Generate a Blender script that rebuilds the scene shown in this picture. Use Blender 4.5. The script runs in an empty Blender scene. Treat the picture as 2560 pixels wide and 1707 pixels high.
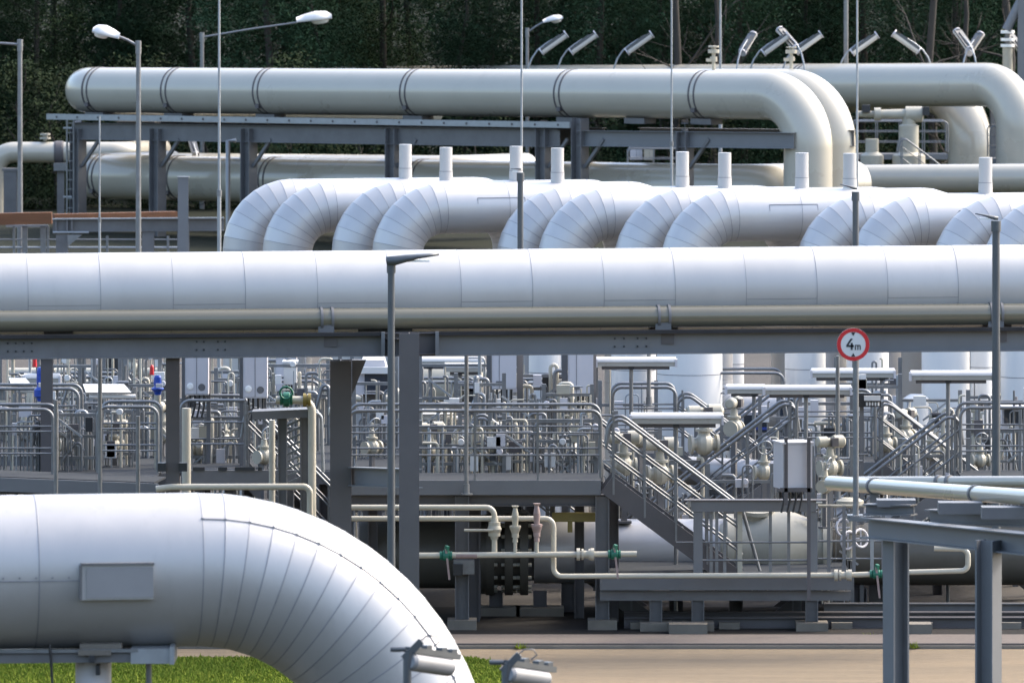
import bpy, math, random
from mathutils import Vector, Matrix
R_ = math.radians
rnd = random.Random(7)
S = bpy.context.scene
COL = S.collection

# ------------------------------------------------------------------ surveying: sight lines of the photograph at a chosen distance
F = 19800.0      # focal length in photo pixels (2560 wide)
HC = 11.1        # camera height
HZ = -348.0      # horizon row
def P(u, v, Y): return Vector(((u-1280)/F*Y, Y, HC-(v-HZ)/F*Y))
def PX(u, Y): return (u-1280)/F*Y
def ZV(v, Y): return HC-(v-HZ)/F*Y
def sc(Y): return F/Y
def YG(v): return F*HC/(v-HZ)
K = 2560/2352.0

# ------------------------------------------------------------------ mesh builder
class MB:
    def __init__(s): s.v=[]; s.f=[]; s.sm=[]; s.mi=[]
    def add(s, vs, fs, smooth=False, mi=0):
        o=len(s.v); s.v.extend(Vector(a) for a in vs)
        for f in fs:
            s.f.append([i+o for i in f]); s.sm.append(smooth); s.mi.append(mi)
        return s
    def box(s, c, d, mi=0, rz=0.0):
        c=Vector(c); hx,hy,hz=d[0]/2,d[1]/2,d[2]/2
        m=Matrix.Rotation(rz,3,'Z')
        vs=[c+m@Vector((x*hx,y*hy,z*hz)) for z in(-1,1) for y in(-1,1) for x in(-1,1)]
        return s.add(vs,[(0,2,3,1),(4,5,7,6),(0,1,5,4),(2,6,7,3),(0,4,6,2),(1,3,7,5)],False,mi)
    def bar(s, a, b, w, h, up=(0,0,1), mi=0):
        a=Vector(a); b=Vector(b); d=(b-a).normalized(); up=Vector(up)
        if abs(d.dot(up))>.98: up=Vector((0,1,0))
        x=d.cross(up).normalized(); z=x.cross(d).normalized()
        vs=[p+x*(i*w/2)+z*(j*h/2) for p in(a,b) for j in(-1,1) for i in(-1,1)]
        return s.add(vs,[(0,2,3,1),(4,5,7,6),(0,1,5,4),(2,6,7,3),(0,4,6,2),(1,3,7,5)],False,mi)
    def prof(s, a, b, pts, up=(0,0,1), mi=0):
        """extrude a closed 2D outline (x across, y up) from a to b"""
        a=Vector(a); b=Vector(b); d=(b-a).normalized(); up=Vector(up)
        if abs(d.dot(up))>.98: up=Vector((0,1,0))
        x=d.cross(up).normalized(); z=x.cross(d).normalized(); n=len(pts)
        vs=[p+x*q[0]+z*q[1] for p in(a,b) for q in pts]
        fs=[(i,(i+1)%n,n+(i+1)%n,n+i) for i in range(n)]
        fs+= [tuple(range(n-1,-1,-1)), tuple(range(n,2*n))]
        return s.add(vs,fs,False,mi)
    def ibeam(s, a, b, w, h, tf=.016, tw=.011, up=(0,0,1), mi=0):
        W,Hh,t=w/2,h/2,tw/2
        # flanges and web as separate solids that meet
        a=Vector(a); b=Vector(b)
        s.prof(a,b,[(-W,-Hh),(W,-Hh),(W,-Hh+tf),(-W,-Hh+tf)],up,mi)
        s.prof(a,b,[(-W,Hh-tf),(W,Hh-tf),(W,Hh),(-W,Hh)],up,mi)
        s.prof(a,b,[(-t,-Hh+tf),(t,-Hh+tf),(t,Hh-tf),(-t,Hh-tf)],up,mi)
        return s
    def tube(s, path, r, n=12, mi=0, cap=True, smooth=True):
        pts=[Vector(p) for p in path]; m=len(pts)
        rr=r if isinstance(r,(list,tuple)) else [r]*m
        T=[]
        for i in range(m):
            a=pts[max(0,i-1)]; b=pts[min(m-1,i+1)]; T.append((b-a).normalized())
        up=Vector((0,0,1)) if abs(T[0].z)<.9 else Vector((0,1,0))
        x=T[0].cross(up).normalized(); vs=[]
        for i in range(m):
            t=T[i]; x=(x-t*x.dot(t)).normalized(); y=t.cross(x)
            k=rr[i]
            if 0<i<m-1:
                d1=(pts[i]-pts[i-1]).normalized(); d2=(pts[i+1]-pts[i]).normalized()
            for j in range(n):
                an=2*math.pi*j/n
                vs.append(pts[i]+(x*math.cos(an)+y*math.sin(an))*k)
        fs=[(i*n+j,i*n+(j+1)%n,(i+1)*n+(j+1)%n,(i+1)*n+j) for i in range(m-1) for j in range(n)]
        s.add(vs,fs,smooth,mi)
        if cap:
            o=len(s.v)-m*n
            s.add(vs[:n],[tuple(range(n-1,-1,-1))],False,mi)
            s.add(vs[-n:],[tuple(range(n))],False,mi)
        return s
    def lathe(s, a, ax, prof, n=20, mi=0, smooth=False):
        """prof: list of (distance along axis, radius)"""
        a=Vector(a); ax=Vector(ax).normalized()
        up=Vector((0,0,1)) if abs(ax.z)<.9 else Vector((0,1,0))
        x=ax.cross(up).normalized(); y=ax.cross(x)
        ring=lambda t,r:[a+ax*t+(x*math.cos(2*math.pi*j/n)+y*math.sin(2*math.pi*j/n))*r for j in range(n)]
        for (t0,r0),(t1,r1) in zip(prof,prof[1:]):
            s.add(ring(t0,r0)+ring(t1,r1),[(j,n+j,n+(j+1)%n,(j+1)%n) for j in range(n)],True,mi)
        s.add(ring(*prof[0]),[tuple(range(n))],False,mi); s.add(ring(*prof[-1]),[tuple(range(n-1,-1,-1))],False,mi)
        return s
    def torus(s, c, ax, R, r, n=24, k=8, mi=0):
        c=Vector(c); ax=Vector(ax).normalized()
        up=Vector((0,0,1)) if abs(ax.z)<.9 else Vector((0,1,0))
        x=ax.cross(up).normalized(); y=ax.cross(x); vs=[]
        for i in range(n):
            a=2*math.pi*i/n; d=x*math.cos(a)+y*math.sin(a)
            for j in range(k):
                b=2*math.pi*j/k; vs.append(c+d*(R+r*math.cos(b))+ax*(r*math.sin(b)))
        return s.add(vs,[(i*k+j,((i+1)%n)*k+j,((i+1)%n)*k+(j+1)%k,i*k+(j+1)%k) for i in range(n) for j in range(k)],True,mi)

def arc(p, d1, d2, Rb, n):
    """bend at corner p from heading d1 to heading d2"""
    d1=Vector(d1).normalized(); d2=Vector(d2).normalized()
    th=math.acos(max(-1,min(1,d1.dot(d2)))); t=Rb*math.tan(th/2)
    a=p-d1*t; nrm=(d2-d1*d1.dot(d2)).normalized(); c=a+nrm*Rb; out=[]
    for i in range(n+1):
        f=th*i/n; out.append(c-nrm*(Rb*math.cos(f))+d1*(Rb*math.sin(f)))
    return out
def bend(pts, Rb, n=8):
    pts=[Vector(p) for p in pts]; out=[pts[0]]
    for i in range(1,len(pts)-1):
        d1=(pts[i]-pts[i-1]); d2=(pts[i+1]-pts[i])
        rb=min(Rb, .49*min(d1.length,d2.length)*2/ max(.2,math.tan(math.acos(max(-1,min(1,d1.normalized().dot(d2.normalized()))))/2))*.5)
        out+=arc(pts[i],d1,d2,rb,n)
    return out+[pts[-1]]

def ring_pts(c,t,x,r,n):
    y=t.cross(x); return [c+(x*math.cos(2*math.pi*j/n)+y*math.sin(2*math.pi*j/n))*r for j in range(n)]

def clad(mb, pts, r, Rb, sheet=1.0, gores=8, n=48, seam_r=.004, seam_w=.008, strip=None, lap=.002, caps=True, strip_all=None):
    """pipe in sheet-metal cladding: every sheet / mitred gore is its own strip of metal with a seam bead (slot 1) at each joint.
    strip = angle of the lengthwise lap on the straights"""
    pts=[Vector(p) for p in pts]; secs=[]; cur=pts[0]; idx=0
    stations=[]  # (point, kind)
    chain=[(pts[0],)]
    for i in range(1,len(pts)):
        a=cur; b=pts[i]; d=(b-a).normalized()
        if i<len(pts)-1:
            d2=(pts[i+1]-pts[i]).normalized(); A=arc(pts[i],d,d2,Rb,gores); e=A[0]
        else: A=None; e=b
        L=(e-a).length; k=max(1,round(L/sheet))
        for q in range(k): secs.append((a+(e-a)*(q/k), a+(e-a)*((q+1)/k), 'S'))
        if A:
            for q in range(gores): secs.append((A[q],A[q+1],'G'))
            cur=A[-1]
    # planes at joints
    m=len(secs); J=[secs[0][0]]+[q[1] for q in secs]
    D=[(q[1]-q[0]).normalized() for q in secs]
    T=[D[0]]+[(D[i]+D[i+1]).normalized() for i in range(m-1)]+[D[-1]]
    up=Vector((0,0,1)) if abs(T[0].z)<.9 else Vector((0,-1,0))
    x=T[0].cross(up).normalized(); X=[]
    for i in range(m+1):
        x=(x-T[i]*x.dot(T[i])).normalized(); X.append(x.copy())
    for i in range(m):
        ca=1/max(.7,D[i].dot(T[i])); cb=1/max(.7,D[i].dot(T[i+1]))
        # elliptical joint rings: project circle of the section on the joint plane
        def ring(c,t,xx,rad):
            out=[]
            base=ring_pts(Vector((0,0,0)),t,xx,rad,n)
            for q in base:
                w=q-D[i]*q.dot(D[i]); l=w.length
                out.append(c+q*(rad/l if l>1e-6 else 1))
            return out
        rad=r+(lap if i%2 else 0.0)
        A=ring(J[i],T[i],X[i],rad); B=ring(J[i+1],T[i+1],X[i+1],rad)
        mb.add(A+B,[(j,(j+1)%n,n+(j+1)%n,n+j) for j in range(n)],True,0)
        if strip is not None and secs[i][2]=='S' and (strip_all or i%2==0):
            y=T[i].cross(X[i]); q=X[i]*math.cos(strip)+y*math.sin(strip); tng=-X[i]*math.sin(strip)+y*math.cos(strip)
            a=J[i]+q*(r+.001); b=J[i+1]+q*(r+.001)
            mb.bar(a,b,.012,.008,up=q,mi=1)
        if strip_all is not None and secs[i][2]=='G':
            y=T[i].cross(X[i]); y2=T[i+1].cross(X[i+1])
            q=X[i]*math.cos(strip_all)+y*math.sin(strip_all); q2=X[i+1]*math.cos(strip_all)+y2*math.sin(strip_all)
            mb.bar(J[i]+q*(r+.005)*ca,J[i+1]+q2*(r+.005)*cb,.009,.010,up=q,mi=1)
            mb.box(J[i]+q*(r+.002)*ca,(.022,.022,.022),mi=1)
    for i in range(1,m):
        t=T[i]; cc=1/max(.7,D[i-1].dot(t))
        rr=r+lap
        ring0=ring_pts(J[i]-t*seam_w/2,t,X[i],(rr+seam_r*.2),n); ring1=ring_pts(J[i],t,X[i],rr+seam_r,n); ring2=ring_pts(J[i]+t*seam_w/2,t,X[i],(rr+seam_r*.2),n)
        # stretch in bend plane
        mb.add(ring0+ring1+ring2,[(k*n+j,k*n+(j+1)%n,(k+1)*n+(j+1)%n,(k+1)*n+j) for k in(0,1) for j in range(n)],True,1)
    if caps:
        mb.add(ring_pts(J[0],T[0],X[0],r,n),[tuple(range(n-1,-1,-1))],False,0)
        mb.add(ring_pts(J[-1],T[-1],X[-1],r,n),[tuple(range(n))],False,0)
    return mb

# ------------------------------------------------------------------ objects
ORG={}
def tag(o,label=None,cat=None,group=None,kind=None):
    if label: o['label']=label
    if cat: o['category']=cat
    if group: o['group']=group
    if kind: o['kind']=kind
    return o
def thing(name,label,cat,loc=(0,0,0),group=None):
    o=bpy.data.objects.new(name,None); COL.objects.link(o); o.location=loc; o.empty_display_size=.2
    ORG[o.name]=Vector(loc); return tag(o,label,cat,group)
def obj(name,mb,mat,parent=None,label=None,origin=None):
    me=bpy.data.meshes.new(name)
    og=ORG[parent.name] if parent is not None else Vector(origin or (0,0,0))
    me.from_pydata([tuple(v-og) for v in mb.v],[],mb.f)
    me.polygons.foreach_set('use_smooth',mb.sm); me.polygons.foreach_set('material_index',mb.mi)
    for m in (mat if isinstance(mat,(list,tuple)) else [mat]): me.materials.append(m)
    me.update()
    o=bpy.data.objects.new(name,me); COL.objects.link(o)
    if parent is not None: o.parent=parent
    else: o.location=og
    ORG[o.name]=og
    if label: o['label']=label
    return o
def single(name,mb,mat,label,cat,group=None,origin=None):
    return tag(obj(name,mb,mat,None,None,origin),label,cat,group)
def dup(src,loc,rz=0.0,label=None,group=None,scale=None,parent=None):
    c=src.copy(); COL.objects.link(c)
    if parent is not None: c.parent=parent; c.matrix_parent_inverse=src.matrix_parent_inverse
    else:
        c.location=loc; c.rotation_euler=(0,0,rz)
        if scale: c.scale=(scale,)*3 if not isinstance(scale,tuple) else scale
    if label: c['label']=label
    if group: c['group']=group
    for ch in src.children: dup(ch,None,parent=c)
    return c

# ------------------------------------------------------------------ materials
def nodes(name):
    m=bpy.data.materials.new(name); m.use_nodes=True; nt=m.node_tree
    return m,nt,nt.nodes['Principled BSDF']
def mat(name,col,rough=.5,metal=0.0,var=.08,scale=3.0,bump=0.0,island=0.0,stain=0.0,stain_col=(.12,.10,.08),bscale=60,spec=.5,coat=0.0,stretch=(1,1,1),rvar=.1):
    m,nt,b=nodes(name); N=nt.nodes; L=nt.links
    tc=N.new('ShaderNodeTexCoord'); mp=N.new('ShaderNodeMapping'); mp.inputs['Scale'].default_value=stretch
    L.new(tc.outputs['Object'],mp.inputs['Vector'])
    no=N.new('ShaderNodeTexNoise'); no.inputs['Scale'].default_value=scale; no.inputs['Detail'].default_value=6; no.inputs['Roughness'].default_value=.6
    L.new(mp.outputs['Vector'],no.inputs['Vector'])
    r=N.new('ShaderNodeMapRange'); r.inputs['From Min'].default_value=.25; r.inputs['From Max'].default_value=.75
    r.inputs['To Min'].default_value=1-var; r.inputs['To Max'].default_value=1+var
    L.new(no.outputs['Fac'],r.inputs['Value'])
    val=r.outputs['Result']
    if island:
        g=N.new('ShaderNodeNewGeometry'); r2=N.new('ShaderNodeMapRange'); r2.inputs['To Min'].default_value=1-island; r2.inputs['To Max'].default_value=1+island
        L.new(g.outputs['Random Per Island'],r2.inputs['Value'])
        mu=N.new('ShaderNodeMath'); mu.operation='MULTIPLY'; L.new(val,mu.inputs[0]); L.new(r2.outputs['Result'],mu.inputs[1]); val=mu.outputs[0]
    vm=N.new('ShaderNodeVectorMath'); vm.operation='SCALE'; vm.inputs[0].default_value=col; L.new(val,vm.inputs['Scale'])
    out=vm.outputs['Vector']
    if stain:
        n2=N.new('ShaderNodeTexNoise'); n2.inputs['Scale'].default_value=scale*2.3; n2.inputs['Detail'].default_value=8; n2.inputs['Roughness'].default_value=.7
        L.new(mp.outputs['Vector'],n2.inputs['Vector'])
        r3=N.new('ShaderNodeMapRange'); r3.inputs['From Min'].default_value=.56; r3.inputs['From Max'].default_value=.74; r3.inputs['To Max'].default_value=stain
        L.new(n2.outputs['Fac'],r3.inputs['Value'])
        mx=N.new('ShaderNodeMix'); mx.data_type='RGBA'; L.new(r3.outputs['Result'],mx.inputs['Factor']); L.new(out,mx.inputs['A']); mx.inputs['B'].default_value=(*stain_col,1)
        out=mx.outputs['Result']
    L.new(out,b.inputs['Base Color'])
    rr=N.new('ShaderNodeMapRange'); rr.inputs['From Min'].default_value=.3; rr.inputs['From Max'].default_value=.7
    rr.inputs['To Min'].default_value=max(.02,rough-rvar*.5); rr.inputs['To Max'].default_value=min(1,rough+rvar*.5); L.new(no.outputs['Fac'],rr.inputs['Value'])
    L.new(rr.outputs['Result'],b.inputs['Roughness'])
    b.inputs['Metallic'].default_value=metal; b.inputs['Specular IOR Level'].default_value=spec
    if coat: b.inputs['Coat Weight'].default_value=coat; b.inputs['Coat Roughness'].default_value=.08
    if bump:
        nb=N.new('ShaderNodeTexNoise'); nb.inputs['Scale'].default_value=bscale; nb.inputs['Detail'].default_value=4; L.new(mp.outputs['Vector'],nb.inputs['Vector'])
        bp=N.new('ShaderNodeBump'); bp.inputs['Strength'].default_value=bump; bp.inputs['Distance'].default_value=.02
        L.new(nb.outputs['Fac'],bp.inputs['Height']); L.new(bp.outputs['Normal'],b.inputs['Normal'])
    return m

CLAD=mat('aluminium_cladding',(.415,.41,.405),.44,.45,.05,1.3,island=.05,stain=.34,stain_col=(.29,.285,.28),bump=.12,bscale=2.2,stretch=(1.6,1.6,.55))
CLADB=mat('white_cladding',(.445,.442,.44),.40,.35,.045,1.1,island=.05,stain=.22,stain_col=(.36,.35,.335),bump=.08,bscale=2.4,stretch=(1.6,1.6,.55))
CLADM=mat('main_pipe_cladding',(.425,.422,.415),.46,.25,.045,1.0,island=.05,stain=.22,stain_col=(.31,.305,.295),bump=.08,bscale=2.4,stretch=(1.6,1.6,.55))
SEAM=mat('cladding_seam',(.24,.245,.26),.5,.3,.1,5)
TAN=mat('cream_pipe_paint',(.40,.375,.31),.30,0,.05,.6,stain=.18,stain_col=(.30,.26,.20),bump=.02,bscale=2.0,coat=.6)
TANS=mat('cream_small_pipe_paint',(.43,.405,.33),.35,0,.06,4,stain=.15,stain_col=(.35,.30,.22))
CREAM=mat('cream_valve_paint',(.36,.34,.275),.42,0,.08,5,stain=.2,stain_col=(.3,.25,.18))
STEEL=mat('grey_steel_paint',(.130,.130,.133),.48,0,.16,2.2,stain=.35,stain_col=(.085,.075,.066),spec=.4)
STEELD=mat('dark_grey_steel_paint',(.092,.086,.088),.5,0,.10,2.2,stain=.15,stain_col=(.08,.07,.06),spec=.35)
STEELB=mat('blue_grey_steel_paint',(.138,.144,.152),.45,0,.08,2.2,stain=.10,stain_col=(.12,.11,.10))
GALV=mat('galvanised_steel',(.185,.192,.198),.42,.55,.16,9,island=.08,stain=.2,stain_col=(.25,.26,.26))
GALVL=mat('pale_galvanised_steel',(.30,.32,.335),.45,.5,.12,5,stain=.15,stain_col=(.3,.3,.3))
GRATE=mat('galvanised_grating',(.045,.05,.056),.95,0,.15,14,spec=.08)
WHITE=mat('white_enamel',(.60,.595,.575),.3,0,.03,3,stain=.08,stain_col=(.5,.46,.4))
CAB=mat('pale_grey_cabinet_paint',(.50,.49,.51),.42,0,.03,2,stain=.10,stain_col=(.36,.34,.33))
DIFF=mat('milky_plastic',(.80,.80,.77),.25,0,.02,3)
BLACK=mat('black_plastic',(.02,.022,.026),.4,0,.1,4)
DGLASS=mat('dark_glass',(.02,.03,.045),.08,0,.05,4,spec=.8)
BLUEP=mat('blue_enamel',(.012,.055,.33),.3,0,.08,5)
REDP=mat('red_enamel',(.52,.02,.025),.35,0,.05,5)
GREENP=mat('green_enamel',(.01,.12,.075),.4,0,.1,5)
YELP=mat('yellow_paint',(.20,.155,.035),.5,0,.12,6)
PINK=mat('pink_tape',(.27,.20,.185),.6,0,.2,12)
WOOD=mat('brown_timber',(.14,.055,.02),.7,0,.3,2.5,stretch=(.4,4,6),stain=.4,stain_col=(.10,.045,.02))
CONC=mat('weathered_concrete',(.15,.135,.112),.85,0,.2,3,bump=.3,stain=.3,stain_col=(.14,.12,.09))
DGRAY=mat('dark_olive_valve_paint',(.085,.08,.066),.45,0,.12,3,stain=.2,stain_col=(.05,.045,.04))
LAMPM=mat('grey_lamp_casting',(.085,.093,.10),.4,.2,.06,5)
BARK=mat('pine_bark',(.035,.028,.022),.9,0,.35,3,bump=.6,bscale=14,stretch=(1,1,.25))
TWIG=mat('bare_twig_bark',(.034,.03,.025),.9,0,.3,3)

def leafmat(name,c1,c2):
    m,nt,b=nodes(name); N=nt.nodes; L=nt.links
    g=N.new('ShaderNodeNewGeometry'); cr=N.new('ShaderNodeMix'); cr.data_type='RGBA'
    cr.inputs['A'].default_value=(*c1,1); cr.inputs['B'].default_value=(*c2,1); L.new(g.outputs['Random Per Island'],cr.inputs['Factor'])
    oi=N.new('ShaderNodeObjectInfo'); r=N.new('ShaderNodeMapRange'); r.inputs['To Min'].default_value=.65; r.inputs['To Max'].default_value=1.3; L.new(oi.outputs['Random'],r.inputs['Value'])
    vm=N.new('ShaderNodeVectorMath'); vm.operation='SCALE'; L.new(cr.outputs['Result'],vm.inputs[0]); L.new(r.outputs['Result'],vm.inputs['Scale'])
    L.new(vm.outputs['Vector'],b.inputs['Base Color']); b.inputs['Roughness'].default_value=.9; b.inputs['Specular IOR Level'].default_value=.06
    return m
LEAFA=leafmat('dark_conifer_needles',(.022,.044,.024),(.034,.066,.035))
LEAFB=leafmat('olive_pine_needles',(.024,.040,.018),(.038,.058,.026))
LEAFC=leafmat('brownish_undergrowth_leaves',(.018,.030,.014),(.034,.046,.022))

def groundmat(name,c1,c2,c3,s1,s2,bump=.5,stretch=(1,1,1)):
    m,nt,b=nodes(name); N=nt.nodes; L=nt.links
    tc=N.new('ShaderNodeTexCoord'); mp=N.new('ShaderNodeMapping'); mp.inputs['Scale'].default_value=stretch; L.new(tc.outputs['Object'],mp.inputs['Vector'])
    a=N.new('ShaderNodeTexNoise'); a.inputs['Scale'].default_value=s1; a.inputs['Detail'].default_value=7; a.inputs['Roughness'].default_value=.65
    d=N.new('ShaderNodeTexNoise'); d.inputs['Scale'].default_value=s2; d.inputs['Detail'].default_value=5; d.inputs['Roughness'].default_value=.7
    L.new(mp.outputs['Vector'],a.inputs['Vector']); L.new(mp.outputs['Vector'],d.inputs['Vector'])
    ra=N.new('ShaderNodeMapRange'); ra.inputs['From Min'].default_value=.33; ra.inputs['From Max'].default_value=.67; L.new(a.outputs['Fac'],ra.inputs['Value'])
    m1=N.new('ShaderNodeMix'); m1.data_type='RGBA'; m1.inputs['A'].default_value=(*c1,1); m1.inputs['B'].default_value=(*c2,1); L.new(ra.outputs['Result'],m1.inputs['Factor'])
    rd=N.new('ShaderNodeMapRange'); rd.inputs['From Min'].default_value=.45; rd.inputs['From Max'].default_value=.75; rd.inputs['To Max'].default_value=.75; L.new(d.outputs['Fac'],rd.inputs['Value'])
    m2=N.new('ShaderNodeMix'); m2.data_type='RGBA'; L.new(m1.outputs['Result'],m2.inputs['A']); m2.inputs['B'].default_value=(*c3,1); L.new(rd.outputs['Result'],m2.inputs['Factor'])
    L.new(m2.outputs['Result'],b.inputs['Base Color']); b.inputs['Roughness'].default_value=.95; b.inputs['Specular IOR Level'].default_value=.15
    bp=N.new('ShaderNodeBump'); bp.inputs['Strength'].default_value=bump; bp.inputs['Distance'].default_value=.03; L.new(d.outputs['Fac'],bp.inputs['Height']); L.new(bp.outputs['Normal'],b.inputs['Normal'])
    return m
SAND=groundmat('sandy_gravel',(.235,.182,.120),(.175,.140,.098),(.122,.098,.070),.8,16,.8,(.3,2.2,1))
PAD=groundmat('station_gravel',(.065,.061,.057),(.08,.073,.066),(.045,.042,.04),.5,9)
PATHM=groundmat('pale_concrete_path',(.140,.120,.106),(.125,.108,.097),(.095,.082,.073),.8,18,.2)
BED_SHADE=groundmat('bed_painted_shade',(.020,.019,.018),(.027,.025,.023),(.014,.013,.012),.6,9)
MEAD=groundmat('dark_soil',(.022,.024,.014),(.03,.03,.018),(.02,.019,.015),.4,10)
FLOOR=groundmat('forest_floor',(.010,.013,.006),(.009,.012,.006),(.015,.014,.009),.3,6)

# ------------------------------------------------------------------ SETTING: ground
def sheet(name,x0,x1,y0,y1,z,m,kind='structure',nx=1):
    mb=MB(); mb.add([(x0,y0,z),(x1,y0,z),(x1,y1,z),(x0,y1,z)],[(0,1,2,3)])
    o=obj(name,mb,m); tag(o,kind=kind); return o
tag(sheet('ground',-900,900,-700,1200,0,MEAD))
tag(sheet('sandy_road',-60,60,110.25,111.55,.006,SAND))
sheet('station_yard',-70,70,117.8,214,.006,PAD)
sheet('shade_painted_bed',-70,70,112.88,117.8,.006,BED_SHADE)  # shade under the platforms, painted in as a near-black ground strip
mb=MB(); mb.box((0,112.25,.03),(120,1.3,.1)); tag(obj('concrete_path',mb,PATHM),kind='structure')
mb=MB(); mb.box((0,111.57,.005),(120,.06,.09)); tag(obj('kerb',mb,CONC),kind='structure')
sheet('forest_floor',-140,140,224,900,.008,FLOOR)
# sand in front of the road on the right, with a rounded grass edge
def edge_u(Y): return 1262-max(0,(Y-107.6))**2*9-max(0,(107.0-Y))**2*10
mb=MB(); ys=[110.25-.25*i for i in range(30)]
vs=[(60,110.25,.006),(60,ys[-1],.006)]+[(PX(edge_u(y),y)+.05*math.sin(y*9),y,.006) for y in reversed(ys)]
mb.add(vs,[tuple(range(len(vs)-1,-1,-1))]); tag(obj('sandy_verge',mb,SAND),kind='structure')

# grass blades on the verge that shows under the front pipe
def grass(name,x0,x1,y0,y1,count,seed,hole=None):
    r=random.Random(seed); mb=MB(); vs=[]; fs=[]
    for i in range(count):
        x=r.uniform(x0,x1); y=r.uniform(y0,y1)
        if hole and hole(x,y): continue
        h=r.uniform(.02,.055)*(1 if r.random()<.93 else 1.7); a=r.uniform(0,6.28); w=.010+.014*r.random(); dx,dy=math.cos(a)*w,math.sin(a)*w
        lx,ly=r.uniform(-.04,.04),r.uniform(-.04,.04); o=len(vs)
        vs+=[(x-dx,y-dy,.0),(x+dx,y+dy,.0),(x+lx,y+ly,h)]; fs.append((o,o+1,o+2))
    mb.add(vs,fs,True); o=obj(name,mb,GRASSM); tag(o,kind='stuff',label='short bright green grass on the verge below the front pipe',cat='grass'); return o
GRASSM=leafmat('grass_blades',(.105,.155,.016),(.18,.205,.034))
grass('grass',PX(-40,107),PX(1315,107),104.0,110.24,120000,3,lambda x,y: x>PX(edge_u(y),y)+.05*math.sin(y*9))

# weeds in the joint of the kerb
rr=random.Random(77)
for i in range(3):
    u=rr.uniform(1180,2560); Y=rr.choice((111.50,112.9,111.52,113.0)); x=PX(u,Y); mb=MB(); vs=[]; fs=[]
    for k in range(40):
        a=rr.uniform(0,6.28); l=rr.uniform(.04,.13); e=rr.uniform(.3,1.3); p=Vector((x+rr.gauss(0,.05),Y+rr.gauss(0,.03),.02)); d=Vector((math.cos(a)*math.cos(e),math.sin(a)*math.cos(e),math.sin(e)))*l; w=Vector((-math.sin(a),math.cos(a),0))*.012
        o=len(vs); vs+=[p-w,p+w,p+d]; fs.append((o,o+1,o+2))
    mb.add(vs,fs); single('weed',mb,GRASSM,'small green weed tuft on the bare ground along the concrete path','weed','weed tufts along the path',origin=(x,Y,0))
# ------------------------------------------------------------------ FOREST
def foliage_mesh(name,m,h,rad,clumps,per,seed,shape='cone',leaf=(.10,.22),base=.0,spread=.5):
    r=random.Random(seed); vs=[]; fs=[]
    for c in range(clumps):
        t=r.random()**1.35
        z=base+(h-base)*t
        if shape=='cone': R=rad*(1-t)**.75+.25
        elif shape=='column': R=rad*(.75+.35*math.sin(3+7*t+seed))*min(1,(1-t)*3+.15)
        else: R=rad*math.sqrt(max(.03,1-(2*t-1)**2))
        a=r.uniform(0,6.283); q=R*(.35+.65*r.random()**.5)*(.85+.3*math.sin(a*3+z*.8+seed))
        cx,cy,cz=q*math.cos(a),q*math.sin(a),z-q*.12
        cs=spread*r.uniform(.6,1.5)
        for k in range(per):
            x=cx+r.gauss(0,cs*.5); y=cy+r.gauss(0,cs*.5); zz=max(.02,cz+r.gauss(0,cs*.36))
            l=r.uniform(*leaf); b=r.uniform(0,6.283); e=r.uniform(-.9,.9)
            d=Vector((math.cos(b)*math.cos(e),math.sin(b)*math.cos(e),math.sin(e)))*l
            s=Vector((-math.sin(b),math.cos(b),r.uniform(-.7,.7)))*(l*.38)
            o=len(vs); p=Vector((x,y,zz))
            vs+=[p-s*.6,p+d*.5-s*.1+s*.9,p+d,]; fs.append((o,o+1,o+2))
    mb=MB(); mb.add(vs,fs,False); return mb
def trunk_mb(h,r0,seed,limbs=6,bare=False):
    r=random.Random(seed); mb=MB()
    pts=[Vector((r.gauss(0,.03)*i,r.gauss(0,.03)*i,h*i/7)) for i in range(8)]
    mb.tube(pts,[r0*(1-.8*i/7) for i in range(8)],8)
    for k in range(limbs):
        t=r.uniform(.15,.95) if not bare else r.uniform(.06,.95); i=int(t*7); p=pts[i].lerp(pts[min(7,i+1)],t*7-i)
        a=r.uniform(0,6.283); L=(h*.22)*(1.15-t)*r.uniform(.7,1.4) if not bare else r.uniform(1.2,3.2)
        up=r.uniform(.15,.7) if not bare else r.uniform(.2,1.5)
        q=[p]; d=Vector((math.cos(a),math.sin(a),up)).normalized()
        for j in range(4): d=(d+Vector((r.gauss(0,.16),r.gauss(0,.16),r.gauss(.05,.13)))).normalized(); q.append(q[-1]+d*L/4)
        rr=r0*.28*(1.05-t)+.012
        mb.tube(q,[rr*(1-.2*j) for j in range(5)],5)
        if bare:
            for j in range(5):
                b=q[r.randint(1,4)]; dd=(d+Vector((r.gauss(0,.6),r.gauss(0,.6),r.gauss(.2,.5)))).normalized(); l=r.uniform(.4,1.3)
                mb.tube([b,b+dd*l*.5,b+dd*l+Vector((r.gauss(0,.1),r.gauss(0,.1),.08))],[.016,.011,.005],4)
    return mb
PROTO={}
def tree_proto(key,label,leafm,h,rad,clumps,per,seed,shape,trunk_r,base,leaf,spread,limbs=7):
    t=thing('forest_tree',label,'tree',(0,0,0)); obj('trunk',trunk_mb(h*.97,trunk_r,seed,limbs),BARK,t)
    obj('crown',foliage_mesh('crown',leafm,h,rad,clumps,per,seed,shape,leaf,base,spread),leafm,t); PROTO[key]=t; return t
tree_proto('spruce','x',LEAFA,14.0,2.7,400,140,11,'cone',.14,.1,(.06,.125),.62)
tree_proto('spruce2','x',LEAFA,12.0,2.5,380,140,12,'column',.12,.1,(.06,.12),.62)
tree_proto('pine','x',LEAFB,15.0,2.9,380,140,13,'column',.14,.1,(.06,.12),.62)
tree_proto('shrub','x',LEAFC,4.6,1.9,120,36,14,'ball',.06,.0,(.08,.18),.42,9)
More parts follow.
